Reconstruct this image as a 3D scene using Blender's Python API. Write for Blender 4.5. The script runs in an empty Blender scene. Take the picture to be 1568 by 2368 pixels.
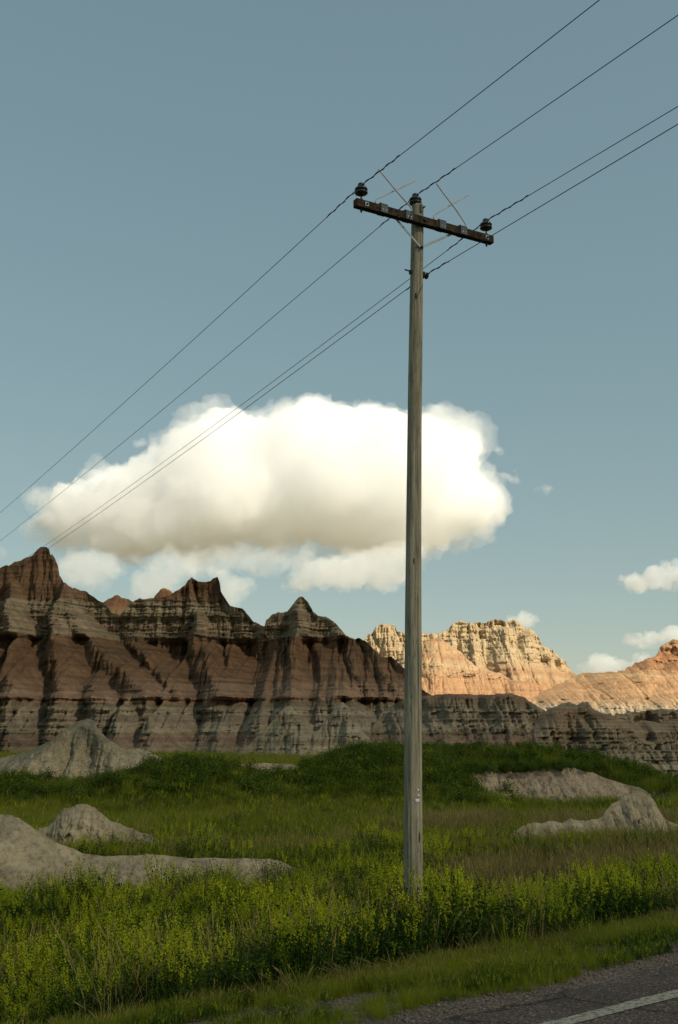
import bpy, bmesh, math, random
import numpy as np
from mathutils import Vector, Matrix

random.seed(7)
rng = np.random.default_rng(11)
SC = bpy.context.scene
COL = SC.collection

# ------------------------------------------------------------------ camera
F, CX, CY = 2500.0, 784.0, 1184.0            # focal length and centre in units of a 1568 x 2368 frame
CAMZ = 1.5
PITCH = math.atan(516.0 / F)
cam_d = bpy.data.cameras.new('camera')
cam = bpy.data.objects.new('camera', cam_d)
COL.objects.link(cam)
cam.location = (0, 0, CAMZ)
cam.rotation_euler = (math.pi / 2 + PITCH, 0, 0)
cam_d.sensor_fit = 'VERTICAL'
cam_d.sensor_height = 36.0
cam_d.lens = F / 2368.0 * 36.0
cam_d.clip_start = 0.1
cam_d.clip_end = 20000
SC.camera = cam

# ------------------------------------------------------------------ sky, sun, exposure
SUN = Vector((0.64, -0.50, 0.60)).normalized()       # towards the sun
world = bpy.data.worlds.new('World')
SC.world = world
world.use_nodes = True
wn, wl = world.node_tree.nodes, world.node_tree.links
sky = wn.new('ShaderNodeTexSky')
sky.sky_type = 'NISHITA'
sky.sun_disc = False
sky.sun_elevation = math.asin(SUN.z)
sky.sun_rotation = math.atan2(SUN.x, SUN.y)
sky.altitude = 800
sky.air_density = 1.0
sky.dust_density = 0.7
sky.ozone_density = 1.0
hs = wn.new('ShaderNodeHueSaturation')
hs.inputs['Saturation'].default_value = 1.45
hs.inputs['Hue'].default_value = 0.487
tint = wn.new('ShaderNodeMixRGB')
tint.blend_type = 'MULTIPLY'
tint.inputs[0].default_value = 1.0
tint.inputs[2].default_value = (1.42, 1.41, 1.21, 1)
gam = wn.new('ShaderNodeGamma')
gam.inputs[1].default_value = 0.42
wl.new(sky.outputs[0], gam.inputs[0])
wl.new(gam.outputs[0], hs.inputs['Color'])
wl.new(hs.outputs[0], tint.inputs[1])
wl.new(tint.outputs[0], wn['Background'].inputs[0])
wn['Background'].inputs[1].default_value = 0.15

sun_d = bpy.data.lights.new('sun', 'SUN')
sun_d.energy = 5.0
sun_d.angle = math.radians(0.53)
sun_d.color = (1.0, 0.91, 0.73)
sun_o = bpy.data.objects.new('sun', sun_d)
COL.objects.link(sun_o)
sun_o.rotation_euler = SUN.to_track_quat('Z', 'Y').to_euler()
sun_o.location = (60, -40, 80)

SC.view_settings.view_transform = 'Standard'
SC.view_settings.look = 'None'
SC.view_settings.exposure = 0.25
SC.view_settings.gamma = 1.0
SC.view_settings.use_curve_mapping = False
SC.render.film_transparent = False
SC.cycles.max_bounces = 40
SC.cycles.diffuse_bounces = 3
SC.cycles.glossy_bounces = 2
SC.cycles.transmission_bounces = 2
SC.cycles.transparent_max_bounces = 24
SC.cycles.volume_bounces = 36
SC.cycles.use_denoising = True

# ------------------------------------------------------------------ helpers
SP, CP = math.sin(PITCH), math.cos(PITCH)


def ray(px, py):
    q = py - CY
    return px - CX, F * CP + q * SP, F * SP - q * CP


def at(px, py, Y):
    dx, dy, dz = ray(px, py)
    return Vector((dx * Y / dy, Y, CAMZ + dz * Y / dy))


def tag(o, label=None, cat=None, group=None, kind=None):
    if label: o['label'] = label
    if cat: o['category'] = cat
    if group: o['group'] = group
    if kind: o['kind'] = kind
    return o


def link(name, me, mats=None, parent=None):
    o = bpy.data.objects.new(name, me)
    COL.objects.link(o)
    if mats is not None and me is not None and len(me.materials) == 0:
        for m in (mats if isinstance(mats, (list, tuple)) else [mats]):
            me.materials.append(m)
    if parent: o.parent = parent
    return o


def mesh_np(name, verts, faces, smooth=True):
    """verts (n,3) float array, faces (m,4) or (m,3) int array"""
    me = bpy.data.meshes.new(name)
    verts = np.ascontiguousarray(verts, dtype=np.float32)
    faces = np.ascontiguousarray(faces, dtype=np.int32)
    m, k = faces.shape
    me.vertices.add(len(verts)); me.vertices.foreach_set('co', verts.ravel())
    me.loops.add(m * k); me.loops.foreach_set('vertex_index', faces.ravel())
    me.polygons.add(m)
    me.polygons.foreach_set('loop_start', np.arange(0, m * k, k, dtype=np.int32))
    me.polygons.foreach_set('loop_total', np.full(m, k, dtype=np.int32))
    me.polygons.foreach_set('use_smooth', np.full(m, smooth, dtype=bool))
    me.update(calc_edges=True)
    return me


def grid_faces(nu, nv):
    i = np.arange(nu - 1)[:, None] * nv + np.arange(nv - 1)[None, :]
    i = i.ravel()
    return np.stack([i, i + nv, i + nv + 1, i + 1], 1)


# gradient noise
_perm = np.random.default_rng(3).permutation(256)
_perm = np.concatenate([_perm, _perm, _perm])
_g = np.random.default_rng(4).normal(size=(256, 3)); _g /= np.linalg.norm(_g, axis=1)[:, None]


def pn(x, y, z=0.0):
    x, y, z = np.broadcast_arrays(np.asarray(x, float), np.asarray(y, float), np.asarray(z, float))
    xi, yi, zi = np.floor(x).astype(int), np.floor(y).astype(int), np.floor(z).astype(int)
    xf, yf, zf = x - xi, y - yi, z - zi
    u, v, w = [t * t * t * (t * (t * 6 - 15) + 10) for t in (xf, yf, zf)]
    xi &= 255; yi &= 255; zi &= 255
    out = 0
    for a in (0, 1):
        for b in (0, 1):
            for c in (0, 1):
                h = _perm[_perm[_perm[(xi + a) & 255] + ((yi + b) & 255)] + ((zi + c) & 255)]
                g = _g[h]
                d = g[..., 0] * (xf - a) + g[..., 1] * (yf - b) + g[..., 2] * (zf - c)
                out = out + d * (u if a else 1 - u) * (v if b else 1 - v) * (w if c else 1 - w)
    return out * 1.5


def fbm(x, y, z=0.0, o=4, l=2.03, g=0.5):
    s, a = 0, 1.0
    for i in range(o):
        s = s + a * pn(x + 17.3 * i, y - 9.1 * i, np.asarray(z) + 5.7 * i)
        x, y, z = x * l, y * l, np.asarray(z) * l
        a *= g
    return s


def sstep(a, b, x):
    t = np.clip((x - a) / (b - a), 0, 1)
    return t * t * (3 - 2 * t)


# ------------------------------------------------------------------ materials
def nodes_of(name):
    m = bpy.data.materials.new(name)
    m.use_nodes = True
    nt = m.node_tree
    b = nt.nodes['Principled BSDF']
    b.inputs['Specular IOR Level'].default_value = 0.2
    b.inputs['Roughness'].default_value = 0.9
    return m, nt.nodes, nt.links, b


def ramp(n, stops, interp='LINEAR'):
    r = n.new('ShaderNodeValToRGB')
    r.color_ramp.interpolation = interp
    e = r.color_ramp.elements
    while len(e) < len(stops): e.new(1.0)
    for el, (p, c) in zip(e, sorted(stops, key=lambda s: s[0])):
        el.position = p
        el.color = (c[0], c[1], c[2], 1) if not isinstance(c, (int, float)) else (c, c, c, 1)
    return r


def noise(n, l, vec, scale, detail=4, rough=0.55, dist=0.0):
    t = n.new('ShaderNodeTexNoise')
    t.inputs['Scale'].default_value = scale
    t.inputs['Detail'].default_value = detail
    t.inputs['Roughness'].default_value = rough
    t.inputs['Distortion'].default_value = dist
    if vec is not None: l.new(vec, t.inputs['Vector'])
    return t


def mapping(n, l, vec, scale):
    mp = n.new('ShaderNodeMapping')
    mp.inputs['Scale'].default_value = scale
    l.new(vec, mp.inputs['Vector'])
    return mp.outputs[0]


def math_n(n, l, op, a, b=None):
    m = n.new('ShaderNodeMath'); m.operation = op
    for i, v in enumerate((a, b)):
        if v is None: continue
        if isinstance(v, (int, float)): m.inputs[i].default_value = v
        else: l.new(v, m.inputs[i])
    return m.outputs[0]


def mixc(n, l, fac, a, b, mode='MIX'):
    m = n.new('ShaderNodeMixRGB'); m.blend_type = mode
    for i, v in enumerate((fac, a, b)):
        if isinstance(v, (int, float)): m.inputs[i].default_value = v
        elif isinstance(v, tuple): m.inputs[i].default_value = (*v[:3], 1)
        else: l.new(v, m.inputs[i])
    return m.outputs[0]


def strata_material(name, stops, z0, z1, warp=0.5, line=0.35, line_scale=3.0, mott=0.3, bump=0.25, unit=1.0, crust_shade=0.0):
    """rock in level beds: stops are (world z, colour)"""
    m, n, l, b = nodes_of(name)
    geo = n.new('ShaderNodeNewGeometry')
    pos = geo.outputs['Position']
    sep = n.new('ShaderNodeSeparateXYZ'); l.new(pos, sep.inputs[0])
    w1 = noise(n, l, pos, 0.06 / unit, 3)
    w2 = noise(n, l, pos, 0.9 / unit, 4)
    off = math_n(n, l, 'MULTIPLY', math_n(n, l, 'SUBTRACT', w1.outputs[0], 0.5), warp * 3)
    off2 = math_n(n, l, 'MULTIPLY', math_n(n, l, 'SUBTRACT', w2.outputs[0], 0.5), warp)
    z = math_n(n, l, 'ADD', math_n(n, l, 'ADD', sep.outputs[2], off), off2)
    mr = n.new('ShaderNodeMapRange')
    l.new(z, mr.inputs[0]); mr.inputs[1].default_value = z0; mr.inputs[2].default_value = z1
    r = ramp(n, [((s - z0) / (z1 - z0), c) for s, c in stops])
    l.new(mr.outputs[0], r.inputs[0])
    # thin beds
    cz = n.new('ShaderNodeCombineXYZ')
    l.new(math_n(n, l, 'MULTIPLY', sep.outputs[0], 0.03 / unit), cz.inputs[0])
    l.new(math_n(n, l, 'MULTIPLY', sep.outputs[1], 0.03 / unit), cz.inputs[1])
    l.new(math_n(n, l, 'MULTIPLY', z, line_scale / unit), cz.inputs[2])
    ln = noise(n, l, cz.outputs[0], 1.0, 5, 0.65)
    lr = ramp(n, [(0.3, 1.0 - line), (0.5, 1.0), (0.72, 1.0 + line * 0.8)])
    l.new(ln.outputs[0], lr.inputs[0])
    mo = noise(n, l, mapping(n, l, pos, (1, 1, 0.45)), 0.55 / unit, 6, 0.65)
    mor = ramp(n, [(0.3, 1.0 - mott), (0.7, 1.0 + mott)])
    l.new(mo.outputs[0], mor.inputs[0])
    c = mixc(n, l, 1.0, r.outputs[0], lr.outputs[0], 'MULTIPLY')
    c = mixc(n, l, 1.0, c, mor.outputs[0], 'MULTIPLY')
    if crust_shade:  # dark specks painted into the colour for crust cracks and their shade
        k1 = noise(n, l, mapping(n, l, pos, (1, 0.6, 1)), 2.4 / unit, 5, 0.75); kr = ramp(n, [(0.36, 1 - crust_shade), (0.50, 1.0), (0.68, 1.0 + crust_shade * 0.35)]); l.new(k1.outputs[0], kr.inputs[0])
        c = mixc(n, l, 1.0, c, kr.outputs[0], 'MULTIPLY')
    l.new(c, b.inputs['Base Color'])
    g1 = noise(n, l, mapping(n, l, pos, (1, 1, 0.6)), 2.2 / unit, 8, 0.7)
    hgt = math_n(n, l, 'ADD', g1.outputs[0], math_n(n, l, 'MULTIPLY', ln.outputs[0], 0.5))
    bp = n.new('ShaderNodeBump'); bp.inputs['Strength'].default_value = 1.0; bp.inputs['Distance'].default_value = bump * unit
    l.new(hgt, bp.inputs['Height']); l.new(bp.outputs[0], b.inputs['Normal'])
    b.inputs['Specular IOR Level'].default_value = 0.05
    return m


RED = (0.165, 0.096, 0.052)
DRED = (0.135, 0.076, 0.040)
PINK = (0.25, 0.155, 0.095)
CREAM = (0.265, 0.205, 0.124)
GREY = (0.265, 0.215, 0.138)
DGREY = (0.195, 0.145, 0.088)
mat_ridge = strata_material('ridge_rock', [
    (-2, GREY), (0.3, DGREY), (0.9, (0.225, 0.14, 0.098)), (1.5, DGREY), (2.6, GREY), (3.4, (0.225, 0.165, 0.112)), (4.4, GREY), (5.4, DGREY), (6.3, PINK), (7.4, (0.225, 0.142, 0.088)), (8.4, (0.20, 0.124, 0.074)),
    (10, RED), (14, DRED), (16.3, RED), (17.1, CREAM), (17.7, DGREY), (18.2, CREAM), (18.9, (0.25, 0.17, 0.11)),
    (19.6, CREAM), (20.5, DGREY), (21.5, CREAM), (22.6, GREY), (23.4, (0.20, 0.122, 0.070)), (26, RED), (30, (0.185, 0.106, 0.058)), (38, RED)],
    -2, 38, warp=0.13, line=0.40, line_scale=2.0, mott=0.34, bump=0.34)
mat_grey = strata_material('grey_siltstone', [
    (-3, (0.24, 0.20, 0.13)), (0, (0.25, 0.21, 0.14)), (1.0, (0.165, 0.13, 0.082)), (2, (0.20, 0.15, 0.095)), (2.9, (0.17, 0.115, 0.072)), (3.4, (0.175, 0.145, 0.095)), (4.2, (0.22, 0.19, 0.13)), (5.4, DGREY), (8, (0.24, 0.16, 0.10))],
    -3, 8, warp=0.14, line=0.45, line_scale=3.2, bump=0.16, unit=0.7)
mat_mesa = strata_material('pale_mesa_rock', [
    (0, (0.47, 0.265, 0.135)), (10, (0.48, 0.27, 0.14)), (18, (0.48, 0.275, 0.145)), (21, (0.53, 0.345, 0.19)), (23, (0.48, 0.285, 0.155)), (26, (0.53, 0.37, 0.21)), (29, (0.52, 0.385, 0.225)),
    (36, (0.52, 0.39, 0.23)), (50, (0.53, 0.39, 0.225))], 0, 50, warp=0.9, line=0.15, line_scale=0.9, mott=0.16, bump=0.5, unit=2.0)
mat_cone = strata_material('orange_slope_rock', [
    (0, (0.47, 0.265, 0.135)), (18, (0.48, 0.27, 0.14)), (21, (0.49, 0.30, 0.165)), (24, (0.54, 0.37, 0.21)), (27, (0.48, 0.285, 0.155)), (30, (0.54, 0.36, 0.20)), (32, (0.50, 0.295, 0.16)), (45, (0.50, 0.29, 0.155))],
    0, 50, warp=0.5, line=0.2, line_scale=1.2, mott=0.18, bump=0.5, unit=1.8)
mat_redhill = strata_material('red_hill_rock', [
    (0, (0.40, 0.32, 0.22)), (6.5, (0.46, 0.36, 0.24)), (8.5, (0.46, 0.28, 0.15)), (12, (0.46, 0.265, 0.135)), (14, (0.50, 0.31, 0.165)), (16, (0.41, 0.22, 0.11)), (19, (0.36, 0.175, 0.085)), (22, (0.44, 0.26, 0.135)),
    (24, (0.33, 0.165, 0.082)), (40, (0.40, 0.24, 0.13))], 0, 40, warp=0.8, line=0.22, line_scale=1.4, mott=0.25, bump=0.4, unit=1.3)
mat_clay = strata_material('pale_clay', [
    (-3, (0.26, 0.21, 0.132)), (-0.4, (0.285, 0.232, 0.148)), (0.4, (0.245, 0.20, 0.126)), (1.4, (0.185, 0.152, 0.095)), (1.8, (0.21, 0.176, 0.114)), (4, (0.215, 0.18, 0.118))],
    -3, 4, warp=0.1, line=0.07, line_scale=5, mott=0.32, bump=0.11, unit=0.25, crust_shade=0.40)
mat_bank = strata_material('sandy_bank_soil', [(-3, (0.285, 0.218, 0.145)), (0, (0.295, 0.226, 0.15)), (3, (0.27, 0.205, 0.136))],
                           -3, 3, warp=0.1, line=0.1, line_scale=4, mott=0.28, bump=0.12, unit=0.3, crust_shade=0.35)


def ground_material():
    m, n, l, b = nodes_of('field_soil')
    geo = n.new('ShaderNodeNewGeometry'); pos = geo.outputs['Position']
    a = noise(n, l, pos, 0.5, 6, 0.6); r = ramp(n, [(0.3, (0.028, 0.036, 0.010)), (0.55, (0.045, 0.052, 0.014)), (0.75, (0.075, 0.066, 0.026))])
    l.new(a.outputs[0], r.inputs[0])
    ln = n.new('ShaderNodeVectorMath'); ln.operation = 'LENGTH'; l.new(pos, ln.inputs[0])
    fr = n.new('ShaderNodeMapRange'); l.new(ln.outputs['Value'], fr.inputs[0]); fr.inputs[1].default_value = 180; fr.inputs[2].default_value = 320
    l.new(mixc(n, l, fr.outputs[0], r.outputs[0], (0.24, 0.20, 0.11)), b.inputs['Base Color'])      # dry prairie and bare clay beyond the ridge
    f = noise(n, l, pos, 18, 5, 0.7)
    bp = n.new('ShaderNodeBump'); bp.inputs['Distance'].default_value = 0.06; l.new(f.outputs[0], bp.inputs['Height']); l.new(bp.outputs[0], b.inputs['Normal'])
    return m


def speckle_material(name, dark, mid, light, scale, patch=0.25, bump=0.006, rough=0.92, crack=False):
    m, n, l, b = nodes_of(name)
    geo = n.new('ShaderNodeNewGeometry'); pos = geo.outputs['Position']
    v = n.new('ShaderNodeTexVoronoi'); v.inputs['Scale'].default_value = scale; l.new(pos, v.inputs['Vector'])
    sepc = n.new('ShaderNodeSeparateColor'); l.new(v.outputs['Color'], sepc.inputs[0])
    r = ramp(n, [(0.0, dark), (0.45, mid), (0.8, mid), (1.0, light)]); l.new(sepc.outputs[0], r.inputs[0])
    p = noise(n, l, pos, 0.7, 6, 0.65); pr = ramp(n, [(0.3, 1 - patch), (0.7, 1 + patch)]); l.new(p.outputs[0], pr.inputs[0])
    c = mixc(n, l, 1.0, r.outputs[0], pr.outputs[0], 'MULTIPLY')
    if crack:
        dn = noise(n, l, pos, 2.5, 4, 0.6)
        av = n.new('ShaderNodeVectorMath'); av.operation = 'MULTIPLY_ADD'; l.new(dn.outputs['Color'], av.inputs[0]); av.inputs[1].default_value = (0.5, 0.5, 0.0); l.new(pos, av.inputs[2])
        ve = n.new('ShaderNodeTexVoronoi'); ve.feature = 'DISTANCE_TO_EDGE'; ve.inputs['Scale'].default_value = 0.75; l.new(av.outputs[0], ve.inputs['Vector'])
        vr = ramp(n, [(0.0, 0.35), (0.012, 0.55), (0.022, 1.0)]); l.new(ve.outputs['Distance'], vr.inputs[0])
        c = mixc(n, l, 1.0, c, vr.outputs[0], 'MULTIPLY')
    l.new(c, b.inputs['Base Color'])
    bp = n.new('ShaderNodeBump'); bp.inputs['Distance'].default_value = bump
    l.new(v.outputs['Distance'], bp.inputs['Height']); l.new(bp.outputs[0], b.inputs['Normal'])
    b.inputs['Roughness'].default_value = rough
    return m


def plain_material(name, col, rough=0.8, metal=0.0, var=0.25, scale=6, spec=0.3):
    m, n, l, b = nodes_of(name)
    tc = n.new('ShaderNodeTexCoord')
    p = noise(n, l, tc.outputs['Object'], scale, 5, 0.6); pr = ramp(n, [(0.3, 1 - var), (0.7, 1 + var)]); l.new(p.outputs[0], pr.inputs[0])
    l.new(mixc(n, l, 1.0, col, pr.outputs[0], 'MULTIPLY'), b.inputs['Base Color'])
    b.inputs['Roughness'].default_value = rough; b.inputs['Metallic'].default_value = metal
    b.inputs['Specular IOR Level'].default_value = spec
    return m


def plant_material(name, c1, c2, trans=0.35):
    """leaf tissue: colour varies from plant to plant, light passes partly through"""
    m, n, l, b = nodes_of(name)
    oi = n.new('ShaderNodeObjectInfo')
    geo = n.new('ShaderNodeNewGeometry')
    p = noise(n, l, geo.outputs['Position'], 0.35, 3)
    f = math_n(n, l, 'ADD', math_n(n, l, 'MULTIPLY', oi.outputs['Random'], 0.6), math_n(n, l, 'MULTIPLY', math_n(n, l, 'SUBTRACT', p.outputs[0], 0.3), 0.9))
    c = mixc(n, l, math_n(n, l, 'MINIMUM', f, 1.0), c1, c2)
    l.new(c, b.inputs['Base Color'])
    b.inputs['Specular IOR Level'].default_value = 0.15
    tr = n.new('ShaderNodeBsdfTranslucent'); l.new(c, tr.inputs[0])
    mx = n.new('ShaderNodeMixShader'); mx.inputs[0].default_value = trans
    l.new(b.outputs[0], mx.inputs[1]); l.new(tr.outputs[0], mx.inputs[2])
    l.new(mx.outputs[0], n['Material Output'].inputs[0])
    return m


mat_ground = ground_material()
mat_asphalt = speckle_material('asphalt', (0.030, 0.022, 0.018), (0.080, 0.060, 0.048), (0.21, 0.16, 0.128), 85, 0.36, 0.006, crack=True)
mat_shoulder = speckle_material('gravel_soil', (0.06, 0.044, 0.032), (0.135, 0.102, 0.076), (0.26, 0.205, 0.155), 70, 0.3, 0.012)
mat_stone = plain_material('gravel_stone', (0.15, 0.118, 0.094), 0.9, var=0.5, scale=20)
mat_leaf = plant_material('clover_leaf', (0.024, 0.056, 0.008), (0.052, 0.090, 0.011))
mat_flower = plant_material('clover_flower', (0.21, 0.26, 0.012), (0.44, 0.43, 0.015), 0.3)
mat_grass = plant_material('grass_blade', (0.120, 0.172, 0.011), (0.270, 0.275, 0.016), 0.45)
mat_dry = plant_material('dry_grass', (0.21, 0.17, 0.055), (0.30, 0.23, 0.085), 0.3)
mat_bush = plant_material('shrub_leaf', (0.026, 0.055, 0.008), (0.100, 0.150, 0.014), 0.35)
mat_bushfl = plant_material('shrub_blossom', (0.10, 0.13, 0.012), (0.17, 0.19, 0.016), 0.3)


# ------------------------------------------------------------------ ground
RN = np.array([-0.634, 0.773])      # across the road, away from the camera
RT = np.array([0.773, 0.634])       # along the road


def bump2(x, y, cx, cy, rx, ry, h, p=1.0):
    return h * np.exp(-(((x - cx) / rx) ** 2 + ((y - cy) / ry) ** 2) ** p)


def ground_z(x, y):
    x = np.asarray(x, float); y = np.asarray(y, float)
    n = RN[0] * x + RN[1] * y
    z = np.interp(n, [-30, -6, -2, 1, 4.8, 5.4, 6.3, 7.6, 9.5, 12, 16, 20, 40, 60, 130, 4000],
                  [-1.5, -0.5, -0.03, 0.0, -0.03, -0.10, -0.24, -0.72, -1.06, -1.22, -1.28, -1.30, -1.30, -1.30, -1.0, -1.0])
    amp = sstep(6.0, 12, n)
    z = z + amp * (0.10 * fbm(x * 0.16, y * 0.16, 1.3, 3) + 0.03 * fbm(x * 0.9, y * 0.9, 2.2, 2))
    # brushy mounds across the middle distance
    z = z + bump2(x, y, -5.6, 43.5, 3.1, 4.2, 1.42, 1.2)
    z = z + bump2(x, y, -12.5, 44, 5.0, 3.4, 0.75)
    z = z + bump2(x, y, 1.7, 48, 3.9, 5.5, 1.85, 1.3)
    z = z + bump2(x, y, 8.6, 53.5, 6.2, 4.4, 1.78, 1.5)
    z = z + bump2(x, y, 9.6, 39.5, 2.5, 1.6, 0.25)
    z = z + bump2(x, y, 4.6, 40.5, 2.2, 2.0, 0.40)
    z = z + bump2(x, y, 6.6, 24.2, 3.4, 1.8, 0.44) + bump2(x, y, -5.0, 24.0, 2.2, 1.2, 0.16)
    z = z + bump2(x, y, 16.6, 45.5, 3.3, 3.5, 1.10)
    return z


def build_ground():
    s = np.linspace(-1, 1, 420)
    xs = 34 * s + 3500 * np.sign(s) * np.abs(s) ** 7
    t = np.linspace(0, 1, 520)
    ys = -60 + 62 * t / 0.12
    ys = np.where(t < 0.12, -60 + 62 * t / 0.12, 2 + 68 * (t - 0.12) / 0.88 + 4000 * ((t - 0.12) / 0.88) ** 9)
    X, Y = np.meshgrid(xs, ys, indexing='ij')
    Z = ground_z(X, Y)
    n = RN[0] * X + RN[1] * Y
    Z = Z - 0.02 * (n < 6)          # the road sheet lies on top
    V = np.stack([X.ravel(), Y.ravel(), Z.ravel()], 1)
    o = link('ground', mesh_np('ground', V, grid_faces(len(xs), len(ys))), mat_ground)
    return tag(o, 'dark earth of the prairie field running to the foot of the cliffs', 'ground', kind='structure')


build_ground()


def strip(name, n0, n1, t0, t1, dz, mat, nn=24, nt=300, edge=0.0, seed=0, edge_in=0.0):
    ts = np.linspace(t0, t1, nt); u = np.linspace(0, 1, nn)
    T, U = np.meshgrid(ts, u, indexing='ij')
    e = edge * (fbm(T * 1.3, 0 * T + seed, 0.5, 4)) + edge * 0.8 * fbm(T * 6, 0 * T + seed, 3.5, 3)
    e0 = edge_in * (fbm(T * 2.3, 0 * T + seed + 9, 0.5, 4))
    N = n0 + e0 * (1 - U) + (n1 + e - n0) * U
    X = RN[0] * N + RT[0] * T; Y = RN[1] * N + RT[1] * T
    Z = ground_z(X, Y) + dz
    V = np.stack([X.ravel(), Y.ravel(), Z.ravel()], 1)
    return link(name, mesh_np(name, V, grid_faces(nt, nn)), mat)


tag(strip('gravel_shoulder', 4.3, 6.0, -60, 110, 0.006, mat_shoulder, 20, 1500, 0.32, 5), 'strip of pale gravel between the asphalt and the weeds', 'shoulder', kind='structure')
tag(strip('road', -3.4, 4.52, -60, 110, 0.016, mat_asphalt, 30, 1500, 0.05, 2), 'grey asphalt road with a worn edge crossing the corner', 'road', kind='structure')


def line_material():
    m, n, l, b = nodes_of('road_paint')
    geo = n.new('ShaderNodeNewGeometry'); pos = geo.outputs['Position']
    a = noise(n, l, pos, 28, 7, 0.75); r = ramp(n, [(0.42, (0.09, 0.08, 0.068)), (0.5, (0.27, 0.25, 0.195)), (0.7, (0.38, 0.355, 0.28))]); l.new(a.outputs[0], r.inputs[0])
    l.new(r.outputs[0], b.inputs['Base Color'])
    return m


tag(strip('road_line', 3.985, 4.105, -60, 110, 0.021, line_material(), 4, 1500, 0.012, 4, 0.012), 'worn white edge line painted along the asphalt', 'road line', kind='structure')


# ------------------------------------------------------------------ eroded hills
def smin(a, b, k):
    h = np.clip(0.5 + 0.5 * (b - a) / k, 0, 1)
    return b + (a - b) * h - k * h * (1 - h)


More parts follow.
